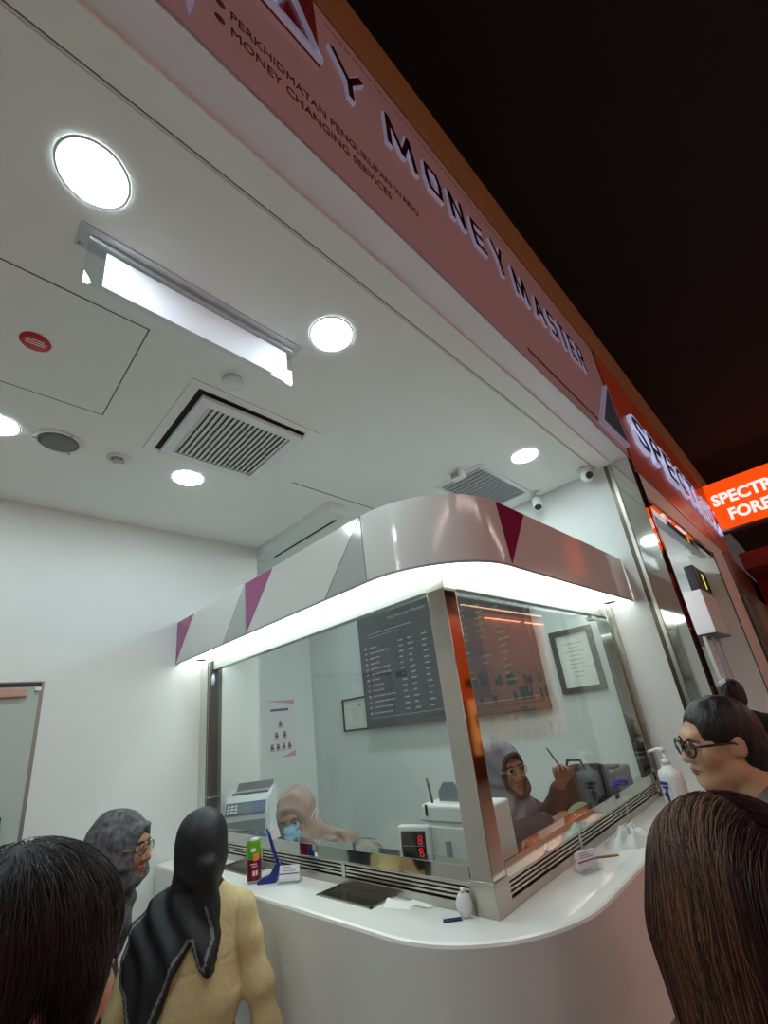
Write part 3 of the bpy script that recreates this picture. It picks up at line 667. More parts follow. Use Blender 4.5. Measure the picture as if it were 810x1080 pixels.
t = thing('drink_can', (-1.235,-.145,ZC), 'tall green and maroon drink can standing on the white counter', 'drink can')
Mx = Matrix.Translation((-1.235,-.145,ZC)) @ Matrix.Scale(1.12,4)
b = B(); b.lathe([(.022,0),(.028,.008),(.029,.012)], M_STEELB, 32, Mx); b.lathe([(.029,.010),(.029,.085)], mat('can_maroon',(120,26,62),.25,.3), 32, Mx, caps=False); b.lathe([(.0291,.085),(.0291,.138),(.0255,.150)], mat('can_green',(104,178,44),.25,.3), 32, Mx, caps=False)
build('can_body', b, t)
b = B(); b.lathe([(.0255,.150),(.0265,.153),(.024,.155),(.022,.151),(.001,.151)], M_STEELB, 32, Mx, caps=False); b.box((-.004,-.012,.151),(.004,.006,.1525), M_STEEL, 0, Mx); build('can_lid', b, t)
b = B(); ma = math.atan2(-1.22,2.23)
def canpatch(a0,a1,z0,z1,mt,r=.0294):
    n = 6; vs = []
    for i in range(n+1):
        a = ma+a0+(a1-a0)*i/n; vs += [(r*math.cos(a),r*math.sin(a),z0),(r*math.cos(a),r*math.sin(a),z1)]
    b.add([Mx @ Vector(v) for v in vs],[(2*i,2*i+2,2*i+3,2*i+1) for i in range(n)], mt, True)
canpatch(-.1,.75,.08,.105,mat('can_orange',(232,130,70),.3)); canpatch(-.35,.25,.112,.125,M_WTXT); canpatch(-.5,.4,.066,.071,mat('can_pink',(220,160,175),.4)); canpatch(-.3,.5,.058,.062,mat('can_pink',(220,160,175),.4))
canpatch(-.2,.1,.028,.045,mat('can_cream',(226,196,160),.4)); canpatch(.2,.5,.028,.045,mat('can_cream',(226,196,160),.4)); build('can_print', b, t)

t = thing('pen_stand', (-1.14,-.11,ZC), 'blue pen standing upright in blue boot shaped holder beside drink can', 'pen stand')
M_BLUE = mat('royal_blue_plastic',(28,42,130),.3); ex = Vector((.75,.66,0))
def pp(u,z,v=0): p = Vector((-1.145,-.115,ZC))+ex*u+Vector((.66,-.75,0))*v; return (p.x,p.y,ZC+z)
b = B(); prof = [(-.055,.0),(.03,.0),(.05,.055),(.052,.075),(.028,.07),(.016,.052),(0.0,.03),(-.04,.02),(-.056,.01)]
b.prism([pp(u,z,-.016) for u,z in prof], (.66*.032,-.75*.032,0), M_BLUE); build('boot_holder', b, t)
b = B(); b.tube([pp(.038,.065),pp(.02,.12),pp(-.0,.19),pp(-.012,.215)], [.007,.008,.008,.005], M_BLUE); build('pen', b, t)
b = B(); b.box((-.002,-.002,0),(.042,.002,.045), M_WPL, .001, Matrix.Translation(Vector(pp(.012,.165))) @ Matrix.Rotation(.72,4,'Z') @ Matrix.Rotation(-.25,4,'Y')); build('white_flag', b, t)
def card_stand(x,y,rz,lab,sc=1.):
    t = thing('card_stand', (x,y,ZC), lab, 'card holder'); Mx = Matrix.Translation((x,y,ZC)) @ Matrix.Rotation(rz,4,'Z') @ Matrix.Scale(sc,4)
    b = B(); b.prism([(-.05,-.03,0),(-.05,.02,.0),(-.05,.034,.075),(-.05,.030,.075),(-.05,.016,.003),(-.05,-.03,.003)],(.1,0,0),M_ACR,M=Mx); b.box((-.05,-.032,0),(.05,-.028,.022), M_ACR, 0, Mx); build('acrylic_holder', b, t)
    b = B(); Mc = Mx @ Matrix.Translation((0,-.012,.008)) @ Matrix.Rotation(-.18,4,'X')
    b.box((-.046,-.006,0),(.046,.004,.058), mat('card_white',(232,228,236),.6), .0005, Mc); b.box((-.046,-.0065,.024),(.046,-.006,.029), mat('card_purple',(130,90,140),.5), 0, Mc)
    for k in range(3): b.box((-.03,-.0065,.036+.007*k),(.03-.012*k,-.006,.039+.007*k), M_GPL, 0, Mc)
    build('name_cards', b, t); return t
card_stand(-1.05,-.07,.62,'clear acrylic stand of white cards beside the blue pen')
card_stand(.075,.50,1.15,'clear acrylic card stand on the counter right of the corner post')
b = B(); Mx = Matrix.Translation((-.37,-.035,ZC+.001)) @ Matrix.Rotation(.35,4,'Z'); pw = mat('white_paper',(236,236,234),.7)
b.add([Mx @ Vector(v) for v in [(-.075,-.03,0),(.03,-.045,0),(.045,.02,.001),(-.06,.03,.003),(-.015,-.005,.009),(-.075,.012,.016)]],[(0,1,4),(1,2,4),(2,3,4),(3,5,4),(5,0,4)],pw)
b.add([Mx @ Vector(v) for v in [(.0,.0,.004),(.10,-.028,.0015),(.115,.012,.0015),(.02,.036,.006)]],[(0,1,2,3)],pw)
build('crumpled_receipt', b, label='crumpled white paper slip lying beside the steel cash tray', cat='paper')
b = B(); b.box((-.03,-.011,0),(.03,.011,.004), mat('navy_plastic',(24,36,92),.35), .0015, Matrix.Translation((-.137,-.062,ZC)) @ Matrix.Rotation(.75,4,'Z')); build('blue_strip', b, label='small flat navy blue strip lying in front of the corner post', cat='strip')
t = thing('pen_holder', (-.108,-.028,ZC), 'white oval pen holder leaning against the foot of the corner post', 'pen holder')
Mx = Matrix.Translation((-.108,-.028,ZC+.036)) @ Matrix.Rotation(.55,4,'Z') @ Matrix.Rotation(-.12,4,'X')
b = B(); b.sphere((0,0,0),(.026,.014,.036),M_WPL,Mx); build('oval_body', b, t)
b = B(); b.tube([(0,0,.03),(0,.002,.046)],[.009,.006],M_WPL,12,Mx); build('nib', b, t)
# right-hand side
def blob_sheet(cx,cy,rx,ry,h,mt,seed,name,**kw):
    rg = random.Random(seed); n,m_ = 26,10; vs = [(cx,cy,ZC+h)]; fs = []
    ph = [rg.uniform(0,6.28) for _ in range(6)]
    for j in range(1,m_+1):
        for i in range(n):
            a = 2*PI*i/n; r = j/m_; wob = 1+.13*math.sin(3*a+ph[0])+.09*math.sin(7*a+ph[1])
            z = h*(1-r**2.2)*(1+.35*math.sin(5*a+ph[2]+4*r)+.25*math.sin(9*a+ph[3]-6*r)); z = max(z,.001)
            vs.append((cx+rx*r*wob*math.cos(a), cy+ry*r*wob*math.sin(a), ZC+z))
    for i in range(n): fs.append((0,1+i,1+(i+1)%n))
    for j in range(m_-1):
        for i in range(n): p=1+j*n; fs.append((p+i,p+n+i,p+n+(i+1)%n,p+(i+1)%n))
    b = B(); b.add(vs,fs,mt,True); return build(name,b,**kw)
m_pb = mat('thin_plastic_film',(222,226,226),.15,bump=.5,bscale=30); m_pb.node_tree.nodes['Principled BSDF'].inputs['Alpha'].default_value = .72
blob_sheet(.105,.90,.09,.15,.045,m_pb,4,'plastic_bag',label='crumpled translucent white plastic bag lying on the right counter',cat='plastic bag')
b = B(); b.box((-.05,-.007,0),(.05,.007,.006), mat('brass_bar',(150,124,70),.35,.7), .002, Matrix.Translation((.085,.665,ZC)) @ Matrix.Rotation(.72,4,'Z')); build('brass_rod', b, label='short brass rod lying before the plastic bag on counter', cat='rod')
b = B(); rg = random.Random(2)
for k in range(16):
    p = Vector((-.055+rg.uniform(0,.05), 1.27+rg.uniform(-.07,.07), ZC+.139+.012+rg.uniform(0,.02))); b.sphere(p,(.009,.013,.009),mat('violet_blue_band',(62,58,150),.5),seg=8)
build('hair_scrunchie', b, label='ruffled violet blue band resting on the right glass rail', cat='band')
t = thing('pump_bottle', (.19,1.42,ZC), 'white sanitiser pump bottle with blue print at far end of counter', 'bottle')
Mx = Matrix.Translation((.19,1.42,ZC)) @ Matrix.Rotation(-.6,4,'Z')
b = B(); b.lathe([(.001,0),(.046,0),(.05,.006),(.05,.17),(.045,.195),(.022,.215),(.018,.225)],M_WPL,32,Mx @ Matrix.Scale(1.3,4,(1,0,0))); build('bottle_body', b, t)
b = B(); b.lathe([(.021,.222),(.021,.25),(.008,.252),(.008,.29)],M_WPL,24,Mx); b.tube([(0,0,.29),(0,0,.298),(-.02,-.02,.30),(-.05,-.05,.29)],[.014,.012,.008,.006],M_WPL,12,Mx); build('pump_head', b, t)
b = B(); mb = mat('blue_print',(58,66,140),.4)
for z0,z1,w,dx in ((.135,.15,.026,0),(.118,.13,.02,.004),(.05,.118,.008,.004),(.08,.1,.014,-.002)):
    b.box((dx-w,-.0515,z0),(dx+w,-.0495,z1),mb,0,Mx)
build('blue_print', b, t)

# ------------------------------------------------------------------ machines behind the glass
t = thing('note_counter', (-2.0,.25,ZC), 'white and grey banknote counter with blue control panel by left post', 'banknote counter')
Mx = Matrix.Translation((-2.0,.25,ZC)) @ Matrix.Rotation(PI/4-.05,4,'Z') @ Matrix.Scale(.85,4)
b = B(); b.prism([(-.165,-.11,0),(-.165,.14,0),(-.165,.14,.34),(-.165,.03,.35),(-.165,-.06,.29),(-.165,-.11,.20)],(.33,0,0),mat('light_grey_casing',(206,210,214),.4),M=Mx)
b.prism([(-.172,-.08,.02),(-.172,.13,.02),(-.172,.13,.36),(-.172,.04,.37),(-.172,-.05,.31)],(.012,0,0),M_WPL,M=Mx); b.prism([(.16,-.08,.02),(.16,.13,.02),(.16,.13,.36),(.16,.04,.37),(.16,-.05,.31)],(.012,0,0),M_WPL,M=Mx); build('casing', b, t)
b = B(); b.box((-.15,-.118,.01),(.15,-.1,.17), mat('machine_grey',(110,116,120),.5), .004, Mx); build('note_outlet', b, t)
Mp = Mx @ Matrix.Translation((0,-.094,.245)) @ Matrix.Rotation(-.5,4,'X')
b = B(); b.box((-.15,-.012,-.04),(.15,.0,.045), mat('navy_panel',(58,72,104),.3), .003, Mp); cp = build('control_panel', b, t)
b = B(); b.box((-.05,-.014,-.025),(.05,-.011,.03), mat('lcd_grey',(96,108,112),.15), 0, Mp); build('lcd', b, cp)
for i in range(3):
    for j in range(3):
        b = B(); b.box((-.135+.028*i,-.016,-.028+.021*j),(-.115+.028*i,-.011,-.014+.021*j), M_WPL, .001, Mp); build('button', b, cp)
for i in range(2):
    for j in range(3):
        b = B(); b.box((.075+.034*i,-.016,-.028+.021*j),(.10+.034*i,-.011,-.014+.021*j), mat('blue_button',(60,90,160),.3), .001, Mp); build('button', b, cp)
b = B(); b.prism([(-.14,.0,.33),(-.14,.12,.34),(-.14,.15,.40),(-.14,.14,.40),(-.14,.10,.352),(-.14,0,.345)],(.28,0,0),mat('smoky_plastic',(84,88,92),.3),M=Mx); build('note_hopper', b, t)

t = thing('digit_display', (-.45,.17,ZC), 'white framed square display with red digits standing behind glass', 'display')
Mx = Matrix.Translation((-.447,.118,ZC+.062)) @ Matrix.Rotation(.25,4,'Z') @ Matrix.Rotation(-.08,4,'X')
b = B(); b.box((-.075,0,0),(.075,.035,.145),M_WPL,.01,Mx); b.box((-.05,.01,-.062),(.05,.05,.004),M_WPL,.004,Mx); build('frame', b, t)
b = B(); b.box((-.056,-.003,.022),(.056,.002,.125),mat('display_black',(34,40,42),.2),.002,Mx); ds = build('dark_screen', b, t)
b = B(); mr2 = mat('red_led',(60,10,10),.4,emit=(206,40,50),estr=.8)
for k in (0,1): add_text(b,'8',Mx @ Vector((.022,-.0032,.036+.042*k)),Mx.to_3x3() @ Vector((1,0,0)),Mx.to_3x3() @ Vector((0,0,1)),.022,.032,mr2,.001)
b.box((-.05,-.0035,.073),(.05,-.003,.075),M_GPL,0,Mx); build('red_digits', b, ds)

t = thing('banknote_scanner', (-.27,.27,ZC), 'large white boxy banknote machine standing behind the corner post', 'banknote machine')
b = B(); b.box((-.43,.17,ZC),(-.10,.335,ZC+.275),M_WPL,.012); b.box((-.43,.165,ZC+.215),(-.10,.175,ZC+.22),M_GPL); b.box((-.425,.162,ZC+.02),(-.12,.172,ZC+.2),mat('offwhite_front',(214,216,214),.4),.004); build('casing', b, t)
b = B(); b.box((-.31,.155,ZC+.10),(-.285,.166,ZC+.155),M_GPL,.003); build('latch', b, t)
b = B(); b.box((-.40,.164,ZC+.235),(-.392,.17,ZC+.275),M_DARKPL); b.box((-.10,.2,ZC+.235),(-.096,.21,ZC+.28),M_DARKPL); build('dark_slot', b, t)
b = B(); b.prism([(-.38,.24,ZC+.275),(-.27,.24,ZC+.275),(-.27,.24,ZC+.32),(-.29,.24,ZC+.345),(-.35,.24,ZC+.345),(-.38,.24,ZC+.31)],(0,.012,0),mat('smoky_clear',(120,126,136),.2)); b.tube([(-.385,.2,ZC+.275),(-.40,.2,ZC+.37)],.005,M_STEELD,8); build('note_guide', b, t)
b = B(); b.box((-.1,.275,ZC+.035),(-.098,.31,ZC+.06),M_GPL); build('side_port', b, t)

t = thing('backpack', (-.22,1.28,ZC), 'black fabric bag standing on the inner counter at right glass', 'bag')
b = B(); b.box((-.33,1.17,ZC),(-.09,1.40,ZC+.25),mat('black_fabric',(26,26,28),.8,bump=.3,bscale=80),.05); build('bag_body', b, t)
b = B(); b.box((-.30,1.16,ZC+.04),(-.12,1.18,ZC+.15),MATS['black_fabric'],.015); build('front_pocket', b, t)
b = B(); b.tube([(-.26,1.2,ZC+.24),(-.24,1.2,ZC+.29),(-.17,1.2,ZC+.29),(-.15,1.2,ZC+.24)],.008,M_DARKPL,8); build('carry_handle', b, t)
t = thing('receipt_printer', (-.2,1.55,ZC), 'grey box printer beside black bag behind the right glass', 'printer')
b = B(); b.box((-.3,1.44,ZC),(-.09,1.68,ZC+.20),mat('printer_grey',(108,108,110),.5),.015); build('casing', b, t)
b = B(); b.box((-.29,1.45,ZC+.2),(-.1,1.55,ZC+.215),M_DARKPL,.004); build('paper_lid', b, t)
b = B(); b.box((-.092,1.48,ZC+.06),(-.088,1.62,ZC+.14),M_DARKPL); build('front_slot', b, t)
# ------------------------------------------------------------------ bodies: smooth distance fields turned into one continuous mesh
class Field:
    def __init__(s, lo, hi, coarse, fine=()):
        """fine: list of (lo, hi, step) boxes that get closer grid lines"""
        s.ax = []
        for d in range(3):
            cs = []; x = lo[d]
            while x < hi[d]:
                cs.append(x); st = coarse
                for (a,c,h) in fine:
                    if a[d]-coarse <= x <= c[d]: st = min(st, h)
                x += st
            cs.append(x); s.ax.append(np.array(cs))
        s.F = np.full([len(a) for a in s.ax], .5, dtype=np.float32)
    def win(s, lo, hi):
        sl = []
        for d in range(3):
            i0 = max(0, np.searchsorted(s.ax[d], lo[d])-1); i1 = min(len(s.ax[d]), np.searchsorted(s.ax[d], hi[d])+1)
            if i1-i0 < 2: return None
            sl.append(slice(i0,i1))
        g = np.meshgrid(*[s.ax[d][sl[d]] for d in range(3)], indexing='ij')
        return tuple(sl), np.stack(g, -1)
    def put(s, p):
        lo, hi = p.bounds(); w = s.win(lo, hi)
        if w is None: return
        sl, P = w; d = p.dist(P); f = s.F[sl]; k = p.k
        if p.op == 'add':
            h = np.clip(.5+.5*(f-d)/k, 0, 1); s.F[sl] = f*(1-h)+d*h-k*h*(1-h)
        elif p.op == 'sub':
            h = np.clip(.5-.5*(f+d)/k, 0, 1); s.F[sl] = f*(1-h)-d*h+k*h*(1-h)
        elif p.op == 'cut':       # keep inside
            s.F[sl] = np.maximum(f, d)
    def mesh(s):
        F = s.F; xs,ys,zs = s.ax; S = F < 0
        nx,ny,nz = [n-1 for n in F.shape]
        c = np.zeros((nx,ny,nz), np.int8); offs = [(i,j,k) for i in (0,1) for j in (0,1) for k in (0,1)]
        for i,j,k in offs: c += S[i:i+nx,j:j+ny,k:k+nz]
        I = np.argwhere((c>0)&(c<8)); 
        if len(I) == 0: return np.zeros((0,3)), np.zeros((0,4),int)
        acc = np.zeros((len(I),3)); cnt = np.zeros(len(I))
        for a in offs:
            for d in range(3):
                if a[d]: continue
                q = list(a); q[d] = 1
                A = I+np.array(a); Q = I+np.array(q); fa = F[A[:,0],A[:,1],A[:,2]]; fb = F[Q[:,0],Q[:,1],Q[:,2]]
                m = (fa<0)!=(fb<0); t = np.where(m, fa/np.where(m,fa-fb,1), 0)
                pa = np.stack([xs[A[:,0]],ys[A[:,1]],zs[A[:,2]]],-1); pb = np.stack([xs[Q[:,0]],ys[Q[:,1]],zs[Q[:,2]]],-1)
                acc += np.where(m[:,None], pa+(pb-pa)*t[:,None], 0); cnt += m
        V = acc/cnt[:,None]
        idx = np.full((nx,ny,nz), -1, np.int64); idx[I[:,0],I[:,1],I[:,2]] = np.arange(len(I))
        Q = []
        for d in range(3):
            e1,e2 = [(1,2),(2,0),(0,1)][d]
            a = [slice(1,n) for n in (nx,ny,nz)]; a[d] = slice(0,(nx,ny,nz)[d]); b_ = list(a); b_[d] = slice(1,(nx,ny,nz)[d]+1)
            s0 = S[tuple(a)]; s1 = S[tuple(b_)]; E_ = np.argwhere(s0!=s1)
            if len(E_) == 0: continue
            inside = s0[E_[:,0],E_[:,1],E_[:,2]]
            base = E_.copy()
            for q in range(3):
                if q != d: base[:,q] += 1
            def cell(o1,o2):
                t = base.copy(); t[:,e1] -= o1; t[:,e2] -= o2; return idx[t[:,0],t[:,1],t[:,2]]
            q4 = np.stack([cell(1,1),cell(0,1),cell(0,0),cell(1,0)],-1)
            q4[~inside] = q4[~inside][:,::-1]; Q.append(q4)
        Q = np.concatenate(Q); Q = Q[(Q>=0).all(1)]
        return V, Q

class Cone:
    def __init__(s, a, b, ra, rb, k=.03, op='add', flat=None):
        s.a=np.array(a,float); s.b=np.array(b,float); s.ra=ra; s.rb=rb; s.k=k; s.op=op
    def bounds(s):
        m = max(s.ra,s.rb)+s.k+.03; return np.minimum(s.a,s.b)-m, np.maximum(s.a,s.b)+m
    def dist(s, P):
        ab = s.b-s.a; t = np.clip(((P-s.a)@ab)/max(ab@ab,1e-9),0,1)
        return np.linalg.norm(P-s.a-t[...,None]*ab,axis=-1)-(s.ra+(s.rb-s.ra)*t)
class Ell:
    def __init__(s, c, r, R=None, k=.03, op='add', infl=0.):
        s.c=np.array(c,float); s.r=np.array(r,float)+infl; s.R=np.eye(3) if R is None else np.array(R,float); s.k=k; s.op=op
    def bounds(s):
        m = s.r.max()+s.k+.03; return s.c-m, s.c+m
    def dist(s, P):
        q = (P-s.c)@s.R; k0 = np.linalg.norm(q/s.r,axis=-1); k1 = np.linalg.norm(q/(s.r**2),axis=-1)
        return k0*(k0-1)/np.maximum(k1,1e-6)
class Half:
    """half space; op 'sub' removes where (P-c).n > 0 ; 'cut' keeps where (P-c).n < 0"""
    def __init__(s, c, n, k=.01, op='cut'): s.c=np.array(c,float); s.n=np.array(n,float)/np.linalg.norm(n); s.k=k; s.op=op
    def bounds(s): return np.full(3,-9.), np.full(3,9.)
    def dist(s, P): return (P-s.c)@s.n if s.op=='cut' else -((P-s.c)@s.n)
class Fn:
    def __init__(s, f, lo, hi, k=.01, op='add'): s.f=f; s.lo=np.array(lo,float); s.hi=np.array(hi,float); s.k=k; s.op=op
    def bounds(s): return s.lo, s.hi
    def dist(s, P): return s.f(P)

def field_obj(name, prims, mats, parent, coarse=.012, fine=(), pad=.03, facemat=None, smooth=True, label=None, wrinkle=None):
    lo = np.full(3,9.); hi = np.full(3,-9.)
    for p in prims:
        if p.op == 'add': a,c = p.bounds(); lo = np.minimum(lo,a); hi = np.maximum(hi,c)
    f = Field(lo, hi, coarse, fine)
    for p in prims: f.put(p)
    if wrinkle is not None:
        g = np.stack(np.meshgrid(*f.ax, indexing='ij'),-1); f.F += wrinkle(g).astype(np.float32)
    V,Q = f.mesh(); org = wloc(parent)
    me = bpy.data.meshes.new(name); me.from_pydata((V-np.array(org)).tolist(), [], Q.tolist())
    for m_ in mats: me.materials.append(m_)
    if facemat is not None:
        cen = V[Q].mean(1); me.polygons.foreach_set('material_index', facemat(cen).astype(np.int32))
    me.polygons.foreach_set('use_smooth', np.ones(len(Q),bool)); me.update()
    o = bpy.data.objects.new(name, me); COL.objects.link(o); o.parent = parent
    if label: o['label'] = label
    return o

def rotm(yaw, pitch=0., roll=0.):
    """columns: right, forward, up. yaw = heading angle from +X, pitch up positive, roll tilts head to its right"""
    f = np.array([math.cos(yaw)*math.cos(pitch), math.sin(yaw)*math.cos(pitch), math.sin(pitch)])
    r = np.array([math.sin(yaw), -math.cos(yaw), 0.]); u = np.cross(r,f)
    c,s = math.cos(roll), math.sin(roll); r2 = r*c-u*s; u2 = u*c+r*s
    return np.stack([r2,f,u2],1)

class Head:
    def __init__(s, c, yaw, pitch=0., roll=0., sc=1.): s.c=np.array(c,float); s.R=rotm(yaw,pitch,roll); s.s=sc; s.yaw=yaw
    def p(s, x,y,z): return s.c+s.R@np.array([x,y,z])*s.s
    def prims(s, hair=False):
        S = s.s; R = s.R
        L = [Ell(s.p(0,-.014,.028),np.array([.074,.092,.092])*S,R,.02*S), Ell(s.p(0,.02,-.035),np.array([.060,.070,.082])*S,R,.03*S),
             Ell(s.p(0,.062,-.094),np.array([.026,.022,.022])*S,R,.035*S), Cone(s.p(-.05,.0,-.07),s.p(-.018,.06,-.1),.02*S,.016*S,.03*S), Cone(s.p(.05,.0,-.07),s.p(.018,.06,-.1),.02*S,.016*S,.03*S),
             Cone(s.p(-.03,.078,.028),s.p(.03,.078,.028),.012*S,.012*S,.02*S),
             Ell(s.p(-.038,.062,-.028),np.array([.024,.022,.022])*S,R,.025*S), Ell(s.p(.038,.062,-.028),np.array([.024,.022,.022])*S,R,.025*S),
             Ell(s.p(-.031,.098,.004),np.array([.019,.016,.012])*S,R,.014*S,'sub'), Ell(s.p(.031,.098,.004),np.array([.019,.016,.012])*S,R,.014*S,'sub'),
             Cone(s.p(0,.086,.012),s.p(0,.104,-.030),.008*S,.0125*S,.010*S), Ell(s.p(-.012,.094,-.034),np.array([.009,.010,.008])*S,R,.006*S), Ell(s.p(.012,.094,-.034),np.array([.009,.010,.008])*S,R,.006*S),
             Ell(s.p(0,.086,-.058),np.array([.024,.010,.007])*S,R,.008*S), Ell(s.p(0,.083,-.070),np.array([.020,.010,.008])*S,R,.008*S),
             Cone(s.p(-.024,.098,-.064),s.p(.024,.098,-.064),.0035*S,.0035*S,.004*S,'sub')]
        for q in (-1,1):
            Re = R@np.array([[math.cos(.35*q),-math.sin(.35*q),0],[math.sin(.35*q),math.cos(.35*q),0],[0,0,1]])
            L += [Ell(s.p(.077*q,-.012,-.006),np.array([.010,.020,.032])*S,Re,.008*S), Ell(s.p(.087*q,-.008,-.004),np.array([.006,.010,.018])*S,Re,.005*S,'sub')]
        return L
    def box(s, m=.13): return (s.c-m*s.s, s.c+m*s.s)
    def eyes(s, parent, iris=(40,26,20), brow=(40,30,26), closed=False):
        S = s.s; T = Matrix.Translation(s.c) @ Matrix(s.R.tolist()).to_4x4() @ Matrix.Scale(S,4)
        for q in (-1,1):
            b = B(); b.sphere((.031*q,.077,.003),.0125,mat('eye_white',(222,216,208),.2),T,16); b.lathe([(.0062,.0),(.004,.0012),(.0005,.0014)],mat('iris_dark',iris,.15),16,T @ Matrix.Translation((.031*q,.0893,.003)) @ Matrix.Rotation(-PI/2,4,'X')); build('eye', b, parent)
            b = B(); b.tube([(.014*q,.090,.021),(.030*q,.0905,.026),(.048*q,.080,.020)],[.003,.0035,.002],mat('brow_hair',brow,.8),8,T); build('eyebrow', b, parent)
            b = B(); b.tube([(.017*q,.0875,.006),(.031*q,.0905,.0125),(.046*q,.081,.005)],[.0018,.0024,.0018],mat('lid_dark',(58,40,34),.7),8,T); build('eyelid', b, parent)
        b = B(); lm = mat('lip_pink',(150,84,76),.4)
        b.tube([(-.024,.083,-.0645),(-.010,.0945,-.060),(0,.0955,-.0615),(.010,.0945,-.060),(.024,.083,-.0645)],[.0015,.0042,.0036,.0042,.0015],lm,8,T)
        b.tube([(-.023,.083,-.0655),(-.008,.0915,-.0705),(.008,.0915,-.0705),(.023,.083,-.0655)],[.0015,.0046,.0046,.0015],lm,8,T); build('lips', b, parent)
    def glasses(s, parent, mt, r=.024, w=.0022, lens=True):
        S = s.s; T = Matrix.Translation(s.c) @ Matrix(s.R.tolist()).to_4x4() @ Matrix.Scale(S,4)
        b = B()
        for q in (-1,1):
            n = 20; b.tube([(.032*q+r*1.08*math.cos(2*PI*k/n)*1.0, .103-abs(.032*q+r*1.08*math.cos(2*PI*k/n))*.12, .0+r*.86*math.sin(2*PI*k/n)) for k in range(n+1)], w, mt, 6, T)
            b.tube([(.058*q,.097,.008),(.076*q,.07,.008),(.079*q,.0,.006),(.078*q,-.022,-.008)], w*1.1, mt, 6, T)
        b.tube([(-.008,.1015,.004),(0,.104,.007),(.008,.1015,.004)], w, mt, 6, T)
        g = build('glasses', b, parent, label='eyeglasses')
        if lens:
            for q in (-1,1):
                b = B(); b.lathe([(r*.98,0),(r*.98,.0008)], M_ACR, 20, T @ Matrix.Translation((.032*q,.0985,0)) @ Matrix.Rotation(-PI/2,4,'X') @ Matrix.Scale(.86,4,(0,1,0))); build('lens', b, g)
        return g

def hand(w, d, n, side, s=1., curl=.5, spread=.12, pinch=False):
    """wrist w, direction d (to the knuckles), palm normal n (faces what is held), side +1/-1: where the thumb leaves"""
    w=np.array(w,float); d=np.array(d,float)/np.linalg.norm(d); n=np.array(n,float); n-=d*(n@d); n/=np.linalg.norm(n); t=np.cross(d,n)*side
    L = []; K = []
    for i,(off,ln) in enumerate(((.028,.072),(.009,.078),(-.010,.074),(-.028,.060))):
        k = w+(d*.082-d*abs(off-.006)*.18+t*off)*s; K.append((k,ln)); L.append(Cone(w+(d*.018+t*off*.55)*s,k,.0125*s,.0105*s,.014*s))
    for i,(k,ln) in enumerate(K):
        c = curl*(.85+.12*i) if not (pinch and i==0) else curl*1.05
        a = 0; p = k; sp = t*((1.5-i)*spread)
        for seg,(q,r0,r1) in enumerate(((.45,.0098,.009),(.32,.009,.008),(.25,.008,.0065))):
            a += c*(.8 if seg==0 else 1.0); dd = d*math.cos(a)+n*math.sin(a)+sp*(1-.3*seg); dd/=np.linalg.norm(dd); e = p+dd*ln*q*s
            L.append(Cone(p,e,r0*s,r1*s,.003)); p = e
    b0 = w+(d*.022+t*.022)*s; b1 = b0+(d*.030+t*.026+n*.012)*s; b2 = b1+(d*.030+t*.008+n*.016)*s; b3 = b2+(d*.022-t*.008+n*.012)*s
    L += [Cone(b0,b1,.0155*s,.0125*s,.012*s),Cone(b1,b2,.0115*s,.010*s,.004*s),Cone(b2,b3,.0098*s,.0075*s,.004*s)]
    return L

def frame2(yaw):
    return np.array([math.sin(yaw),-math.cos(yaw),0.]), np.array([math.cos(yaw),math.sin(yaw),0.]), np.array([0,0,1.])

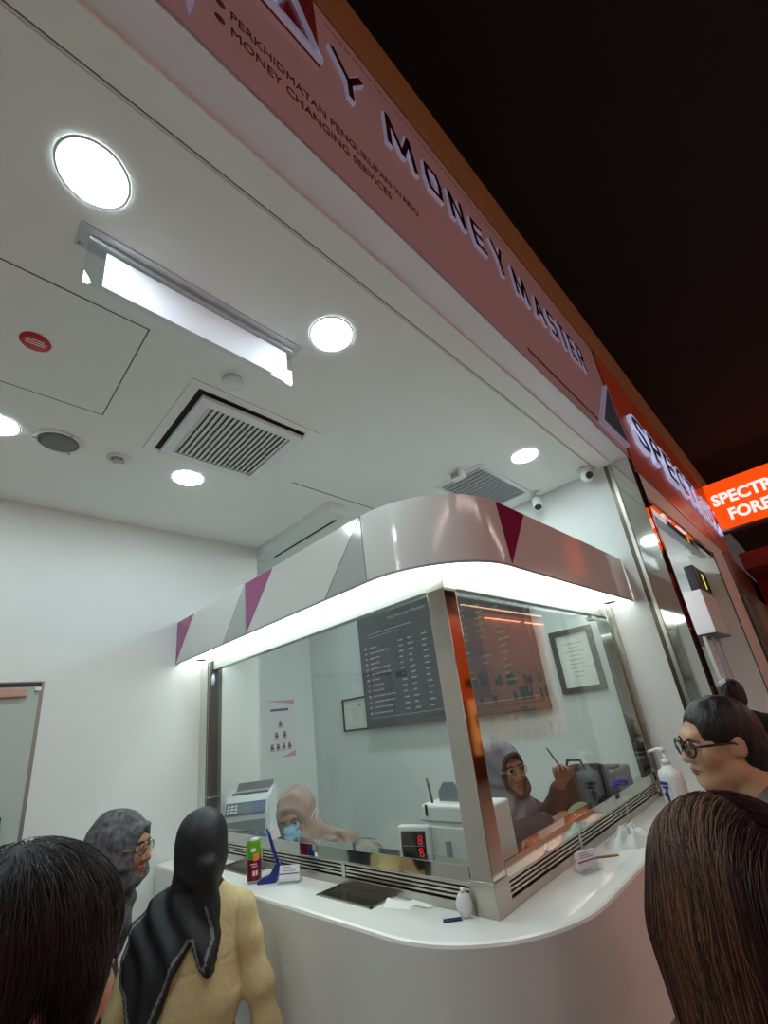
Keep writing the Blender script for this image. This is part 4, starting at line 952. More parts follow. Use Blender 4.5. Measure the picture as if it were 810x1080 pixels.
class Body:
    """joints of a figure; s = scale (1.58 m tall at 1)"""
    def __init__(s, name, pos, yaw, label, head, sc=1., seated=False, torso=None, wide=1.):
        s.s = sc; s.yaw = yaw; s.head = head; s.r,s.f,s.u = frame2(yaw); s.pos = np.array(pos,float); s.wide = wide
        s.t = thing(name, tuple(pos), label, 'person')
        S = sc; J = {}
        hipz = .84*S if not seated else .50*S
        J['pel'] = s.at(0,0,hipz+.06*S); J['neck'] = s.at(0,.0,hipz+.50*S); J['chest'] = s.at(0,.0,hipz+.33*S)
        if torso is not None: J.update({k:np.array(v,float) for k,v in torso.items()})
        up = J['neck']-J['pel']; up/=np.linalg.norm(up)
        sh = .165*S*wide
        for q,n in ((-1,'l'),(1,'r')):
            J['sh'+n] = J['neck']+s.r*q*sh-up*.045*S; J['el'+n] = J['sh'+n]+s.r*q*.055*S-s.u*.26*S-s.f*.03*S; J['wr'+n] = J['el'+n]+s.f*.09*S-s.u*.215*S+s.r*q*.0
            J['hip'+n] = J['pel']+s.r*q*.085*S-s.u*.06*S
            if seated: J['kn'+n] = J['hip'+n]+s.f*.40*S+s.r*q*.03*S-s.u*.01*S; J['an'+n] = np.array([*(J['kn'+n]+s.f*.02*S)[:2],.075*S])
            else: J['kn'+n] = np.array([*(J['hip'+n]+s.f*.02*S)[:2],.44*S]); J['an'+n] = np.array([*(J['hip'+n]-s.f*.01*S)[:2],.075*S])
        s.J = J; s.up = up
    def at(s, x,y,z): return np.array([s.pos[0],s.pos[1],0])+s.r*x+s.f*y+s.u*z
    def arm(s, n, el, wr): s.J['el'+n]=np.array(el,float); s.J['wr'+n]=np.array(wr,float)
    def torso(s, e=0.):
        J=s.J; S=s.s; R=np.stack([s.r,np.cross(s.up,s.r),s.up],1); c=J['chest']; W_=s.wide
        mid=(J['pel']+J['chest'])/2
        return [Ell(c,np.array([.150*W_,.098,.19])*S,R,.05,infl=e), Ell(mid,np.array([.130*W_,.092,.17])*S,R,.06,infl=e), Ell(J['pel'],np.array([.160*W_,.108,.13])*S,R,.06,infl=e),
                Cone(J['shl'],J['shr'],.052*S+e,.052*S+e,.05), Cone(J['neck']+s.up*.0,(J['shl']+J['neck'])/2,.052*S+e,.05*S+e,.04), Cone(J['neck'],(J['shr']+J['neck'])/2,.052*S+e,.05*S+e,.04)]
    def arms(s, e=0., upto=1., which='lr'):
        J=s.J; S=s.s; L=[]
        for n in which:
            w = J['el'+n]+(J['wr'+n]-J['el'+n])*upto
            L += [Cone(J['sh'+n],J['el'+n],.050*S+e,.038*S+e,.03), Cone(J['el'+n],w,.038*S+e,(.038-.012*upto)*S+e*.9,.02)]
        return L
    def legs(s, e=0.):
        J=s.J; S=s.s; L=[]
        for n in 'lr': L += [Cone(J['hip'+n],J['kn'+n],.082*S+e,.055*S+e,.03), Cone(J['kn'+n],J['an'+n],.055*S+e,.036*S+e,.02)]
        return L
    def skin(s, mt, hands=None, fine_hands=False, hp=None):
        J=s.J; S=s.s; H=s.head; L = s.torso(-.008)+s.arms(-.004)+s.legs(-.006)
        L += [Cone(J['neck']-s.up*.02,H.p(0,-.022,-.06),.055*S,.050*S,.03)] 
        for n in 'lr':
            L += [Cone(J['an'+n]-s.u*.035*S,J['an'+n]+s.f*.13*S-s.u*.045*S,.032*S,.025*S,.02)]
        fine = [(*H.box(),.0055)]
        for n,q in (('l',1),('r',-1)):
            o = (hp or {}).get(n)
            dv = o['d'] if o else (J['wr'+n]-J['el'+n]); nn = o['n'] if o else s.r*(1 if n=='l' else -1)
            sd = o.get('side',q) if o else (1 if n=='l' else -1)
            L += hand(J['wr'+n],dv,nn,sd,S,(o or {}).get('curl',.35),(o or {}).get('spread',.08),(o or {}).get('pinch',False))
            if o: fine.append((J['wr'+n]-.16,J['wr'+n]+.16,.0055))
        L += H.prims()
        return field_obj('body', L, [mt], s.t, .014, fine)

def fold(amp, fx, fy, fz, ph=0., warp=3.):
    def f(P):
        x,y,z = P[...,0],P[...,1],P[...,2]
        return amp*np.sin(x*fx+y*fy+z*fz+ph+warp*np.sin(7*x-5*y+9*z))
    return f

SK_L = mat('skin_light',(206,160,128),.5,noise=.04,nscale=30); SK_M = mat('skin_tan',(178,126,96),.5,noise=.05,nscale=30); SK_B = mat('skin_brown',(146,98,72),.5,noise=.05,nscale=30)

def strands(name, parent, sdf, roots, flow, mats, n_pts, step, rad, jitter, seed=1, stop=None, off=.002, pick=None):
    """fine hair: every strand walks over the surface of the hair volume; one part holds them all"""
    rg = np.random.default_rng(seed); N = len(roots); P = np.array(roots,float)
    def proj(P, target):
        for _ in range(3):
            d = sdf(P); g = np.stack([(sdf(P+e)-d)/1e-3 for e in np.eye(3)*1e-3],-1); g /= np.maximum(np.linalg.norm(g,axis=-1,keepdims=True),1e-6); P = P-g*(d-target)[:,None]
        return P,g
    tgt = off+rg.uniform(-.004,.003,N); P,g = proj(P,tgt); T = [P.copy()]; wob = rg.normal(0,1,(N,3))
    for k in range(n_pts-1):
        v = flow(P,k)+wob*jitter*math.sin(k*.45+1); v = v-g*(v*g).sum(-1,keepdims=True); v /= np.maximum(np.linalg.norm(v,axis=-1,keepdims=True),1e-6)
        P,g = proj(P+v*step,tgt); T.append(P.copy())
    T = np.stack(T,1)-np.array(wloc(parent)); mi = pick(T+np.array(wloc(parent)),rg) if pick else rg.integers(0,len(mats),N)
    n = n_pts; d = np.gradient(T,axis=1); d /= np.maximum(np.linalg.norm(d,axis=-1,keepdims=True),1e-6)
    ref = np.array([.3,.5,.81]); a = np.cross(d,ref); a /= np.maximum(np.linalg.norm(a,axis=-1,keepdims=True),1e-6); c = np.cross(d,a)
    tp = rad*np.concatenate([np.ones(n-3),[.8,.5,.15]])[None,:,None]
    rings = np.stack([T+tp*(a*math.cos(t)+c*math.sin(t)) for t in (0,2.094,4.189)],2)      # N,n,3,3
    V = rings.reshape(-1,3); base = (np.arange(N)[:,None]*n+np.arange(n-1)[None,:])*3
    q = [np.stack([base+i,base+(i+1)%3,base+3+(i+1)%3,base+3+i],-1) for i in range(3)]; Q = np.stack(q,2).reshape(-1,4)
    me = bpy.data.meshes.new(name); me.vertices.add(len(V)); me.vertices.foreach_set('co',V.astype(np.float32).ravel()); me.loops.add(len(Q)*4); me.loops.foreach_set('vertex_index',Q.astype(np.int32).ravel())
    me.polygons.add(len(Q)); me.polygons.foreach_set('loop_start',np.arange(0,len(Q)*4,4,dtype=np.int32)); 
    for m_ in mats: me.materials.append(m_)
    me.polygons.foreach_set('material_index',np.repeat(mi,(n-1)*3).astype(np.int32)); me.polygons.foreach_set('use_smooth',np.ones(len(Q),bool)); me.update(calc_edges=True); me.validate()
    o = bpy.data.objects.new(name,me); COL.objects.link(o); o.parent = parent; o['kind'] = 'stuff'
    return o
def sdf_of(prims):
    def f(P):
        F = None
        for p in prims:
            d = p.dist(P)
            if F is None: F = d
            else: h = np.clip(.5+.5*(F-d)/p.k,0,1); F = F*(1-h)+d*h-p.k*h*(1-h)
        return F
    return f
# ------------------------------------------------------------------ people
def garment(p, name, prims, mats, label=None, amp=.004, **kw):
    w1 = fold(amp,38,30,11,p.pos[0]*5); w2 = fold(amp*.7,-20,34,24,p.pos[1]*7)
    return field_obj(name, prims, mats, p.t, kw.pop('coarse',.012), label=label, wrinkle=lambda P: w1(P)+w2(P), **kw)
def shirt(p, mt, e=.014, sleeve=1., hem=.78, name='top', label=None, **kw):
    L = p.torso(e)+p.arms(e+.004,sleeve); c = p.head.c
    L.append(Half(p.at(0,0,hem*p.s),-p.u,op='cut'))
    return garment(p, name, L, mt if isinstance(mt,list) else [mt], label, **kw)
def trousers(p, mt, label=None):
    J = p.J; L = p.legs(.014)+[Ell(J['pel']-p.u*.02,np.array([.158*p.wide,.112,.12])*p.s,np.stack([p.r,p.f,p.u],1),.05,infl=.010)]
    garment(p,'trousers',L,[mt],label,coarse=.016)
    T = B(); sm = mat('dark_shoe',(36,34,36),.5)
    for n in 'lr':
        a = p.J['an'+n]; M_ = Matrix.Translation((a[0],a[1],0)) @ Matrix.Rotation(p.yaw-PI/2,4,'Z')
        b = B(); b.sphere((0,.05,.032),(.045,.125,.038),sm,M_); b.box((-.042,-.07,0),(.042,.165,.014),sm,.006,M_); build('shoe', b, p.t)
def hijab(p, mt, facemat=None, label=None, cape=.5, extra=(), amp=.004, name='headscarf', open_=(.056,.075,.080), oz=-.018, mats=None):
    H = p.head; S = H.s; J = p.J
    L = [Ell(H.p(0,-.016,.026),np.array([.092,.112,.112])*S,H.R,.03), Ell(H.p(0,.012,-.055),np.array([.080,.088,.088])*S,H.R,.04), Ell(H.p(0,-.05,-.05),np.array([.078,.07,.09])*S,H.R,.04),
         Cone(H.p(0,-.015,-.07),J['neck']-p.u*.01,.078*S,.094*S,.05), Cone(J['neck']+(J['shl']-J['neck'])*cape,J['neck']+(J['shr']-J['neck'])*cape,.082*S,.082*S,.05),
         Ell(J['neck']-p.up*.06+p.f*.035,np.array([.11,.10,.12])*S,np.stack([p.r,np.cross(p.up,p.r),p.up],1),.05)]
    L += list(extra)
    n = 22; rimp = [H.p(.066*math.cos(2*PI*k/n), .088-.55*abs(.066*math.cos(2*PI*k/n))-.10*max(0,.5-abs(math.sin(2*PI*k/n)))*.5-(.012 if math.sin(2*PI*k/n)<-.6 else 0), oz+.094*math.sin(2*PI*k/n)) for k in range(n)]
    for k in range(n): L.append(Cone(rimp[k],rimp[(k+1)%n],.0105*S,.0105*S,.008))
    if open_: L.append(Ell(H.p(0,.118,oz),np.array(open_)*S,H.R,.006,'sub'))
    w1 = fold(amp,45,20,38,p.pos[0]*9,2.); w2 = fold(amp*.8,-30,42,18,1.3,4.)
    def wr(P):
        q = (P-H.c)@H.R/S; x,y,z = q[...,0],q[...,1],q[...,2]; d = np.linalg.norm(P-H.c,axis=-1)
        face = np.sqrt((x/.060)**2+((z-oz)/.084)**2)            # 1 at the rim of the face opening
        rim = -.0045*np.exp(-((face-1.16)/.13)**2)*(y>.02)+.0025*np.exp(-((face-1.5)/.12)**2)*(y>0)
        low = np.clip((-.03-z)/.06,0,1)
        sweep = .0070*np.sin(62*(z+.75*np.abs(x)+.25*y)+2.2*np.sin(13*x+5*y))*np.clip((-.01-z)/.05,0,1)*np.clip((z+.26)/.1,0,1)
        side = .0028*np.sin(70*(y*.8+z*.5)+3*np.sin(20*z))*np.clip(np.abs(x)/.06-.5,0,1)
        return (w1(P)+w2(P))*np.clip((d-.08)/.12,.05,1)*1.2+rim+sweep+side
    return field_obj(name, L, mats or [mt], p.t, .012, [(H.c-.15,H.c+.15,.0065),(J['neck']-.2,J['neck']+.12,.009)], facemat=facemat, label=label, wrinkle=wr)
def poly2(pts):
    pts = np.array(pts,float)
    def f(x,z):
        d = np.full(x.shape,9.); ins = np.zeros(x.shape,bool); n = len(pts)
        for i in range(n):
            a,c = pts[i],pts[(i+1)%n]; e = c-a; t = np.clip(((x-a[0])*e[0]+(z-a[1])*e[1])/(e@e),0,1)
            d = np.minimum(d,np.hypot(x-a[0]-t*e[0],z-a[1]-t*e[1])); m = ((a[1]>z)!=(c[1]>z)) & (x < (c[0]-a[0])*(z-a[1])/np.where(c[1]==a[1],1e-9,c[1]-a[1])+a[0]); ins ^= m
        return np.where(ins,-d,d)
    return f
def rad(d): return math.radians(d)

# --- customer with black headscarf and beige jacket (seen from behind)
H = Head((-.955,-.505,1.315), rad(120), rad(-10), rad(-4), .95)
p = Body('person', (-1.0,-.53,0), rad(128), 'person in black headscarf and beige jacket at the counter, back turned', H, .90, wide=1.1)
J = p.J; J['neck'] = np.array([-.99,-.515,1.135]); J['shr'] = np.array([-.90,-.395,1.065]); J['shl'] = np.array([-1.085,-.62,1.065]); J['chest'] = np.array([-.995,-.525,.98]); J['pel'] = np.array([-1.0,-.55,.82])
p.arm('r',(-.845,-.345,.84),(-.83,-.31,.65)); p.arm('l',(-1.13,-.70,.85),(-1.24,-.60,.82))
p.skin(SK_M); H.eyes(p.t)
M_BEI = mat('beige_cotton',(198,178,132),.9,noise=.07,nscale=60,bump=.25,bscale=40)
def sleeves(P): 
    q = P-p.J['neck']; x = q@p.r; return -.006*np.exp(-((np.abs(x)-.165)/.016)**2)*np.clip((-q[...,2])/.1,0,1)
L = p.torso(.026)
for n in 'lr': L += [Cone(J['sh'+n],J['el'+n],.062,.056,.012),Cone(J['el'+n],J['wr'+n],.056,.044,.012)]
L.append(Ell((p.J['chest']+p.J['pel'])/2-np.array([0,0,.03]),(.185,.135,.26),np.stack([p.r,p.f,p.u],1),.04)); L.append(Half((0,0,.66),(0,0,-1),op='cut'))
def jw(P):
    q = P-p.J['neck']; x = q@p.r; z = q[...,2]; y = q@p.f
    fold_ = .0055*np.sin(26*x+9*z+2.2*np.sin(11*z+4*x))*np.clip((-z-.1)/.12,0,1)+.0045*np.sin(44*z+20*np.abs(x)+2*np.sin(15*x))*np.clip((np.abs(x)-.12)/.05,0,1)
    seam = .0035*np.exp(-((z+.155+.02*np.cos(8*x))/.006)**2)*(np.abs(x)<.17)+.0045*np.exp(-((np.abs(x)-.165-.05*np.clip(-z-.1,0,.2))/.006)**2)*(z>-.26)
    return fold_+seam
nkj = p.J['neck']
field_obj('jacket',L,[M_BEI],p.t,.009,[(nkj+np.array([-.3,-.3,-.3]),nkj+np.array([.3,.3,.06]),.006)],label='beige cotton jacket',wrinkle=jw)
trousers(p, mat('dark_trousers',(44,42,48),.8))
M_BLK = mat('black_satin',(22,22,26),.5,noise=.2,nscale=30,bump=.12,bscale=60,spec=.4); M_STR = mat('grey_hem_stripe',(104,108,112),.5)
pg = poly2([(-.03,.10),(-.10,.055),(-.175,-.02),(-.215,-.13),(-.205,-.19),(-.17,-.215),(-.115,-.40),(-.085,-.40),(-.02,-.24),(.03,-.13),(.06,-.09),(.085,-.16),(.125,-.185),(.135,-.09),(.10,.02),(.03,.10)])
Bk = p.torso(.052)+p.arms(.036,.1)+[Ell((p.J['chest']+p.J['pel'])/2-np.array([0,0,.03]),(.185,.135,.26),np.stack([p.r,p.f,p.u],1),.04,infl=.026)]; bk = sdf_of([q for q in Bk if q.op=='add']); nk = p.J['neck']
def loc(P): q = P-nk; return q@p.r, q@p.f, q@p.u
def tail(P):
    x,y,z = loc(P); d = bk(P); rip = .009*np.sin((x*1.0+z*.45)*62+1.4*np.sin(z*17+1))
    return np.maximum(np.maximum(d-rip, -(d-rip)-.03), np.maximum(pg(x,z), y-.03))
def stripes(C_):
    x,y,z = loc(C_); d = -pg(x,z); return (((d>.010)&(d<.018))&(z<-.0)&(y<.03)).astype(int)
lo_ = np.minimum(p.at(-.3,-.3,.66),p.at(.25,.2,1.3)); hi_ = np.maximum(p.at(-.3,-.3,.66),p.at(.25,.2,1.3))
S = H.s
L = [Ell(H.p(0,-.016,.022),np.array([.090,.110,.108])*S,H.R,.03), Ell(H.p(0,.012,-.055),np.array([.078,.086,.08])*S,H.R,.04), Ell(H.p(0,-.035,-.04),np.array([.080,.075,.085])*S,H.R,.04),
     Cone(H.p(0,-.01,-.08),J['neck']+np.array([0,0,.0]),.070,.072,.04), Cone((J['neck']*2+J['shl'])/3,(J['neck']*2+J['shr'])/3,.070,.070,.04), Ell(J['neck']-p.u*.05+p.f*.04,(.10,.09,.10),np.stack([p.r,p.f,p.u],1),.05),
     Fn(tail,lo_-.12,hi_+.12,k=.012), Cone(H.p(-.04,-.055,-.105),H.p(.045,-.055,-.10),.028,.028,.04), Cone(H.p(.055,-.06,-.085),J['neck']+p.r*.085-p.f*.05-p.u*.03,.030,.035,.03),
     Ell(H.p(0,.118,-.018),np.array((.056,.075,.080))*S,H.R,.006,'sub')]
def wr(P):
    x,y,z = loc(P); d = np.linalg.norm(P-H.c,axis=-1); m = np.clip((z-.02)/.05,0,1)
    return .0014*np.sin(z*95+14*x+3*np.sin(x*16))*np.clip((.19-z)/.05,0,1)*m + .003*np.sin(x*70+z*25)*np.clip((d-.08)/.1,0,1)
field_obj('headscarf', L, [M_BLK,M_STR], p.t, .012, [(H.c-.15,H.c+.15,.006),(nk+np.array([-.25,-.25,-.44]),nk+np.array([.25,.25,.1]),.0055)], facemat=stripes, label='black satin headscarf with grey striped hem', wrinkle=wr)

# --- customer in grey patterned headscarf (profile)
H = Head((-1.235,-.715,1.325), rad(46), rad(-4), 0, 1.06)
p = Body('person', (-1.33,-.80,0), rad(56), 'person in grey patterned headscarf and glasses, seen in profile by the left wall', H, .92)
p.J['neck'] = p.at(.03,.04,1.145)
p.skin(SK_M); H.eyes(p.t); H.glasses(p.t, mat('gold_wire',(176,150,110),.3,.8), r=.023, w=.0014)
M_DKC = mat('dark_blouse',(46,40,48),.85,noise=.15,nscale=25)
shirt(p, M_DKC, .022, 1., .62, 'tunic', amp=.006); trousers(p, MATS['dark_trousers'])
hijab(p, mat('grey_patterned_cloth',(56,58,62),.8,rgb2=(112,112,116),nscale=48,bump=.1), cape=.75, label='grey patterned headscarf')

# --- seated teller with beige headscarf and blue mask
H = Head((-1.372,.185,1.234), rad(304), rad(-12), rad(10), 1.10)
p = Body('person', (-1.30,.72,0), rad(282), 'person in beige headscarf and blue face mask behind left glass, looking down', H, .95, seated=True,
         torso=dict(pel=(-1.28,.76,.54), chest=(-1.27,.58,.83), neck=(-1.29,.36,1.04)))
p.arm('l',(-1.17,.53,1.00),(-1.27,.28,1.095)); p.arm('r',(-1.53,.50,1.04),(-1.47,.27,1.095))
p.skin(SK_M, hp={'l':dict(d=(-.25,-.6,-.02),n=(0,0,-1),side=-1,curl=.25),'r':dict(d=(.3,-.6,-.02),n=(0,0,-1),side=1,curl=.25)}); H.eyes(p.t)
shirt(p, mat('striped_tunic',(40,38,44),.8,rgb2=(176,164,146),nscale=5,stretch=(10,1,.3)), .02, .92, .45, 'tunic', 'dark striped tunic')
trousers(p, MATS['dark_trousers'])
M_BH = mat('beige_scarf_cloth',(150,124,114),.8,noise=.06,nscale=20,bump=.1)
J = p.J
hijab(p, M_BH, cape=.42, amp=.008, label='beige headscarf', extra=[Cone(H.p(.0,.03,-.1),(-1.27,.33,.98),.07,.09,.05),Ell((-1.27,.42,.96),(.14,.11,.13),None,.05)])
H.glasses(p.t, mat('thin_dark_frame',(70,56,50),.3,.5), r=.024, w=.0014)
M_MASK = mat('blue_mask_cloth',(138,186,214),.8,noise=.03,nscale=40)
def maskf(P):
    q = (P-H.c)@H.R/H.s; return q
mb = sdf_of([Ell(H.p(0,.02,-.035),np.array([.060,.070,.082])*H.s,H.R,.02,infl=.013),Cone(H.p(0,.102,-.022),H.p(0,.086,-.098),.026,.022,.03)])
def msk(P):
    q = (P-H.c)@H.R/H.s; return np.maximum(np.maximum(mb(P), np.abs(q[...,2]+.060)-.056-.012*np.clip(q[...,1]/.1,0,1)), np.maximum(.035-q[...,1], np.abs(q[...,0])-.068))
field_obj('face_mask',[Fn(msk,H.c-.17,H.c+.17)],[M_MASK],p.t,.006,wrinkle=lambda P:.0012*np.sin(((P-H.c)@H.R)[...,2]*420),label='pale blue face mask')
b = B(); T = Matrix.Translation(H.c) @ Matrix(H.R.tolist()).to_4x4() @ Matrix.Scale(H.s,4)
for q in (-1,1): b.tube([(.060*q,.05,-.03),(.088*q,.02,-.01),(.099*q,-.02,.01)],.002,M_WPL,6,T); b.tube([(.058*q,.05,-.08),(.09*q,.0,-.05),(.099*q,-.03,.0)],.002,M_WPL,6,T)
build('mask_straps', b, p.t)

# --- seated teller with blue-grey and brown headscarf, hand raised with a pen
H = Head((-.43,.86,1.352), rad(338), rad(-4), rad(4), 1.06)
p = Body('person', (-.62,.93,0), rad(350), 'person in grey mauve headscarf behind right glass, holding up a pen', H, .97, seated=True,
         torso=dict(pel=(-.66,.93,.56), chest=(-.58,.90,.90), neck=(-.49,.885,1.165)))
p.arm('l',(-.38,1.14,1.05),(-.205,1.0,1.255)); p.arm('r',(-.47,.70,1.06),(-.215,.90,1.115))
p.skin(SK_B, hp={'l':dict(d=(.08,-.10,.30),n=(.5,-.75,-.1),side=1,curl=.75,pinch=True),'r':dict(d=(.5,.45,.10),n=(-.3,.3,-.9),side=1,curl=.45)}); H.eyes(p.t)
H.glasses(p.t, MATS['gold_wire'], r=.025, w=.0014)
shirt(p, mat('dark_brown_blouse',(62,48,50),.8,noise=.1,nscale=20), .02, .80, .45, 'blouse', 'dark brown blouse'); trousers(p, MATS['dark_trousers'])
M_MH = mat('mauve_scarf_cloth',(116,108,118),.75,noise=.06,nscale=12,bump=.1)
hijab(p, M_MH, cape=.7, amp=.006, label='mauve headscarf', extra=[Ell((-.46,.86,1.03),(.13,.155,.17),None,.06),Cone(H.p(0,.02,-.1),(-.44,.86,1.08),.075,.11,.05)], open_=(.060,.078,.088), mats=[M_MH,mat('dark_brown_underscarf',(70,50,46),.8)],
      facemat=lambda C_: (lambda q: ((np.sqrt((q[...,0]/.060)**2+((q[...,2]+.018)/.088)**2)<1.22)&(q[...,1]>.02)).astype(int))((C_-H.c)@H.R/H.s))
t = thing('pen', (-.12,.97,1.36), 'slim dark pen held up in the raised hand behind the right glass', 'pen')
b = B(); w = np.array(p.J['wrl'])+np.array([.03,-.045,.115]); b.tube([w+np.array([.005,.005,-.03]),w+np.array([-.032,-.015,.06])],[.004,.004],mat('dark_pen',(70,66,70),.35,.4),10); build('barrel', b, t)
b = B(); b.tube([w+np.array([-.032,-.015,.06]),w+np.array([-.037,-.018,.072])],[.0035,.0015],M_STEEL,8); build('tip', b, t)
b = B(); n = 8; vs = []; ex = Vector((.55,.75,0)).normalized(); o0 = Vector((-.165,.925,1.115))
for i in range(n+1):
    u = .13*i/n; bend = .02*math.sin(i/n*3.0); vs += [tuple(o0+ex*u+Vector((0,0,-.03+bend))), tuple(o0+ex*u+Vector((-.01,.02,.035+bend*1.3)))]
b.add(vs,[(2*i,2*i+2,2*i+3,2*i+1) for i in range(n)],mat('pale_green_note',(172,190,150),.7,noise=.12,nscale=40),True)
build('banknote', b, label='pale green banknote held out in a hand behind right glass', cat='banknote')

# --- customer with glasses and gathered black hair, right of the corner post
H = Head((.712,.095,1.512), rad(216), rad(-3), rad(-3), .87)
p = Body('person', (.76,.10,0), rad(205), 'person with dark framed glasses and gathered black hair facing the right glass', H, .98)
p.J['neck'] = p.at(-.01,-.03,1.345)
p.skin(SK_L); H.eyes(p.t); H.glasses(p.t, mat('tortoise_frame',(62,34,26),.25), r=.026, w=.0034)
shirt(p, mat('olive_grey_knit',(118,108,96),.9,noise=.08,nscale=60,bump=.2,bscale=200), .014, .35, .74, 'top', 'olive grey top'); trousers(p, MATS['dark_trousers'])
M_HB = mat('black_hair',(30,23,24),.42,noise=.35,nscale=90,stretch=(1,1,.15),bump=.35,bscale=140,spec=.45)
def hairw(H,a=.0011): return lambda P: a*np.sin(((P-H.c)@H.R)[...,0]*260+3*np.sin(((P-H.c)@H.R)[...,2]*40))+a*np.sin(((P-H.c)@H.R)[...,1]*190+((P-H.c)@H.R)[...,2]*70)
S = H.s
hp_ = [Ell(H.p(0,-.020,.034),np.array([.084,.099,.095])*S,H.R,.03), Ell(H.p(0,-.062,.0),np.array([.076,.052,.075])*S,H.R,.03), Ell(H.p(0,-.088,-.055),np.array([.060,.046,.052])*S,H.R,.03), Ell(H.p(0,-.05,-.04),np.array([.07,.06,.06])*S,H.R,.03),
       Ell(H.p(0,.118,-.025),np.array([.085,.072,.122])*S,H.R,.012,'sub')]
for q in (-1,1): hp_.append(Ell(H.p(.085*q,.025,-.045),np.array([.03,.055,.055])*S,H.R,.01,'sub'))
field_obj('hair', hp_, [M_HB], p.t, .008, [(*H.box(.2),.006)], wrinkle=hairw(H), label='gathered black hair')
t = thing('shoulder_bag', tuple(p.at(-.2,-.05,.80)), 'black bag with strap over the shoulder of the person with glasses', 'bag')
b = B(); pts = [p.at(.05,.135,1.02),p.at(-.02,.132,1.16),p.at(-.085,.10,1.285),p.at(-.10,.02,1.345),p.at(-.10,-.06,1.315),p.at(-.12,-.13,1.2),p.at(-.15,-.16,1.0)]
b.tube(pts,[.016]*7,M_DARKPL,10); build('strap', b, t)
b = B(); b.box((-.14,-.07,-.19),(.14,.06,.12),MATS['black_fabric'],.04,Matrix.Translation(p.at(-.05,-.235,.93)) @ Matrix.Rotation(p.yaw-PI/2,4,'Z')); build('bag_body', b, t)

# --- man in black at the neighbouring shop
H = Head((.425,2.36,1.53), rad(118), rad(-4), 0, .90)
p = Body('person', (.46,2.36,0), rad(118), 'person with short black hair in black shirt before the neighbouring shop', H, 1.03)
p.J['neck'] = p.at(-.01,.0,1.37)
p.skin(SK_M); H.eyes(p.t); shirt(p, mat('black_tshirt',(22,22,26),.85,noise=.1,nscale=30), .016, .45, .78, 'tshirt', 'black t-shirt'); trousers(p, MATS['dark_trousers'])
S = H.s
hp_ = [Ell(H.p(0,-.022,.042),np.array([.084,.097,.090])*S,H.R,.02), Ell(H.p(0,-.055,-.015),np.array([.072,.058,.07])*S,H.R,.02), Ell(H.p(0,.12,-.04),np.array([.09,.075,.10])*S,H.R,.01,'sub')]
for q in (-1,1): hp_.append(Ell(H.p(.085*q,.0,-.045),np.array([.03,.05,.05])*S,H.R,.01,'sub'))
field_obj('hair', hp_, [M_HB], p.t, .008, [(*H.box(),.006)], wrinkle=hairw(H,.001), label='short black hair')

# --- foreground person with black hair, lower left
H = Head((.222,-1.232,1.445), rad(106), rad(-10), rad(0), 1.0)
p = Body('person', (.20,-1.27,0), rad(100), 'person with straight black hair close to camera in lower left corner', H, 1.03)
p.J['neck'] = p.at(0,-.0,1.295)
p.skin(SK_L); H.eyes(p.t); shirt(p, mat('charcoal_top',(52,50,56),.85,noise=.1,nscale=30), .016, .45, .78, 'top', 'charcoal top'); trousers(p, MATS['dark_trousers'])
HV = [Ell(H.p(0,-.018,.036),np.array([.092,.108,.098]),H.R,.03), Ell(H.p(0,-.062,-.02),np.array([.085,.066,.10]),H.R,.03), Ell(H.p(0,.125,-.05),np.array([.072,.075,.105]),H.R,.012,'sub')]
HV += [Cone(H.p(.066,.02,.0),H.p(.068,.015,-.085),.030,.022,.02),Cone(H.p(-.066,.02,.0),H.p(-.068,.015,-.085),.030,.022,.02)]
M_HB2 = mat('soft_black_hair',(20,17,19),.5,noise=.3,nscale=90,stretch=(1,1,.15),spec=.35)
hv = field_obj('hair', HV, [M_HB2], p.t, .008, [(*H.box(.14),.006)], wrinkle=hairw(H,.0012), label='straight black hair')
hs = sdf_of([q for q in HV if q.op=='add'])
def scalp(H, n, rg, lim):
    th = rg.uniform(0,2*PI,n); ph = np.arccos(rg.uniform(lim,1,n)); q = np.stack([.1*np.sin(ph)*np.cos(th),-.02+.1*np.sin(ph)*np.sin(th),.03+.1*np.cos(ph)],-1)
    return H.c+q@H.R.T, q
rg = np.random.default_rng(11); R0,q0 = scalp(H,5200,rg,-.25)
m = ~((q0[:,1]>.055)&(q0[:,2]<.06)) ; R0 = R0[m]
cr = H.p(.01,-.05,.14)
def flow1(P,k):
    v = (P-cr); v = v-.0*v; return v/np.linalg.norm(v,axis=-1,keepdims=True)*.6-np.array([0,0,.9])
st_m = [mat('hair_strand_black',(30,26,28),.42,spec=.5),mat('hair_strand_soft',(46,40,42),.45,spec=.5)]
strands('hair_strands', hv, hs, R0, flow1, st_m, 13, .011, .00042, .22, 3, off=.003)

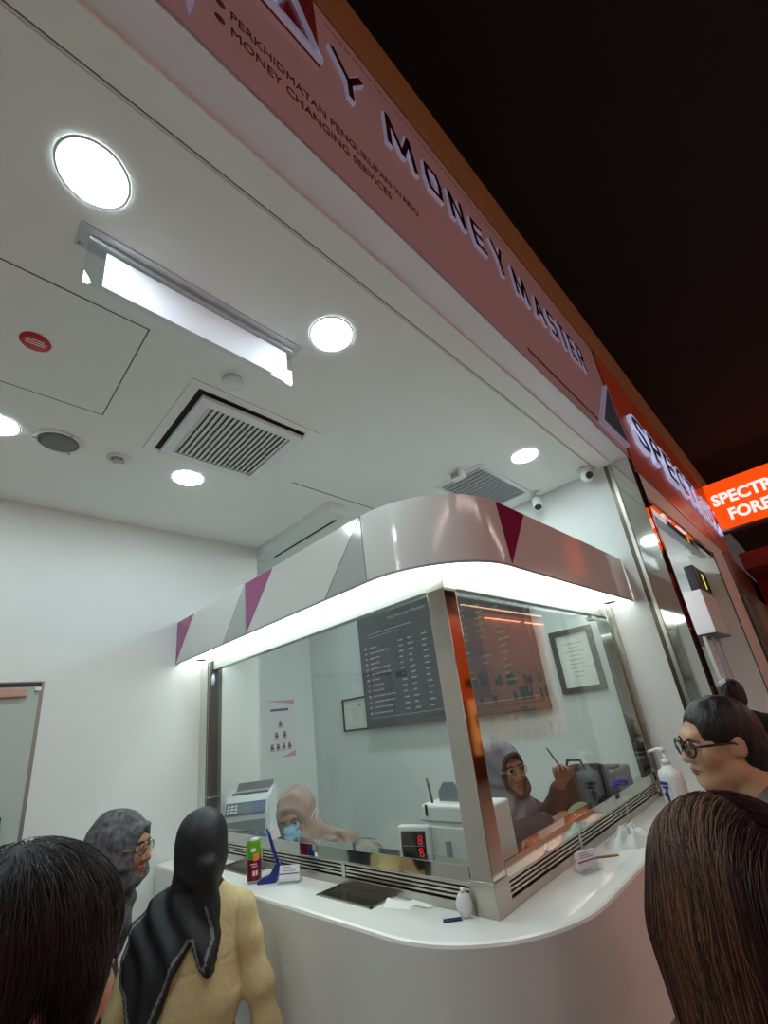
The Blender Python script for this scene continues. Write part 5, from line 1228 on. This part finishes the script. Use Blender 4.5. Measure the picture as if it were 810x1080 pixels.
# --- foreground person with long reddish brown hair, lower right
H = Head((.822,-.638,1.400), rad(128), rad(-6), rad(2), 1.0)
p = Body('person', (.875,-.655,0), rad(128), 'person with long straight reddish brown hair close to camera at lower right', H, .97, wide=.78)
p.J['neck'] = p.at(-.03,.02,1.235)
p.skin(SK_L); H.eyes(p.t); shirt(p, mat('dark_wine_top',(54,34,36),.85,noise=.1,nscale=30), .014, .6, .78, 'top', 'dark wine top'); trousers(p, MATS['dark_trousers'])
HV = [Ell(H.p(0,-.018,.030),np.array([.092,.108,.098]),H.R,.03), Cone(H.p(0,-.055,-.03),p.at(-.015,-.09,1.17),.090,.105,.05), Cone(p.at(-.04,-.09,1.2),p.at(-.02,-.10,.90),.075,.07,.06), Cone(p.at(.05,-.09,1.2),p.at(.06,-.10,.92),.085,.08,.06),
      Cone(H.p(-.055,.0,-.02),p.at(-.10,-.03,1.14),.046,.048,.04), Cone(p.at(-.10,-.03,1.14),p.at(-.085,-.05,.95),.048,.04,.04), Cone(H.p(.06,.0,-.02),p.at(.11,-.03,1.14),.050,.055,.04), Cone(p.at(.11,-.03,1.14),p.at(.13,-.06,.96),.055,.04,.04)]
hs = sdf_of(HV); HV2 = HV+[Ell(H.p(0,.13,-.05),np.array([.062,.075,.11]),H.R,.012,'sub')]
M_RB = mat('brown_hair_base',(46,26,22),.5,noise=.35,nscale=50,stretch=(1,1,.12),spec=.3)
hv = field_obj('hair', HV2, [M_RB], p.t, .010, [(*H.box(.14),.007)], label='long reddish brown hair')
rg = np.random.default_rng(5); R0,q0 = scalp(H,12000,rg,-.45); m = ~((q0[:,1]>.06)&(q0[:,2]<.065)); R0 = R0[m]
def flow2(P,k):
    q = (P-H.c)@H.R; side = np.sign(q[:,0])*np.clip(.10-np.abs(q[:,0]),0,.1)*9; top = np.clip((q[:,2]-.02)/.09,0,1)[:,None]
    v = H.R@np.array([1,0,0]); b_ = H.R@np.array([0,-1,0])
    return top*(side[:,None]*v*1.0+b_*.55)+np.array([0,0,-1.])*(1-.55*top)
st_b = [mat('hair_strand_dark',(40,22,20),.5,spec=.3),mat('hair_strand_red',(70,34,27),.5,spec=.3),mat('hair_strand_brown',(54,29,24),.5,spec=.3),mat('hair_strand_golden',(114,72,42),.5,spec=.35),mat('hair_strand_auburn',(70,38,28),.5,spec=.35)]
def pick(T,rg):
    e = T[:,-1]; x = (e-H.c)@p.r; g = rg.random(len(T)); r = rg.choice([0,1,2],len(T),p=[.34,.33,.33]); return np.where(g<np.clip((-.075-x)/.03,0,1)*.55,3,np.where(g<np.clip((-.02-x)/.06,0,1)*.35,4,r))
nkx = np.array(p.J['neck'])
strands('hair_strands', hv, hs, R0, flow2, st_b, 34, .0165, .00062, .09, 6, pick=pick, off=.003)

# ------------------------------------------------------------------ light and camera
w = bpy.data.worlds.new('dim_hall'); SC.world = w; w.use_nodes = True
w.node_tree.nodes['Background'].inputs[0].default_value = (.55,.40,.38,1); w.node_tree.nodes['Background'].inputs[1].default_value = .10

C0 = Vector((.9994358,-1.3655348,1.6683806)); yaw,pit,rol = rad(42.1873763),rad(20.2837929),rad(7.5397026)
fw = Vector((-math.sin(yaw)*math.cos(pit),math.cos(yaw)*math.cos(pit),math.sin(pit))); rt = Vector((math.cos(yaw),math.sin(yaw),0)); up = rt.cross(fw)
r2 = rt*math.cos(rol)-up*math.sin(rol); u2 = up*math.cos(rol)+rt*math.sin(rol)
cam = bpy.data.cameras.new('camera'); co_ = bpy.data.objects.new('camera',cam); COL.objects.link(co_)
co_.matrix_world = Matrix(((r2.x,u2.x,-fw.x,C0.x),(r2.y,u2.y,-fw.y,C0.y),(r2.z,u2.z,-fw.z,C0.z),(0,0,0,1)))
cam.sensor_fit = 'VERTICAL'; cam.sensor_height = 36; cam.lens = 36*466.4296/1080
cam.shift_x = -10.0728/1080; cam.shift_y = 44.9613/1080; cam.clip_start = .02
SC.camera = co_
SC.view_settings.view_transform = 'Standard'; SC.view_settings.look = 'None'; SC.view_settings.exposure = .12; SC.view_settings.gamma = 1; SC.view_settings.use_curve_mapping = False
SC.cycles.use_denoising = True; SC.cycles.max_bounces = 10; SC.cycles.transparent_max_bounces = 16; SC.cycles.sample_clamp_indirect = 6
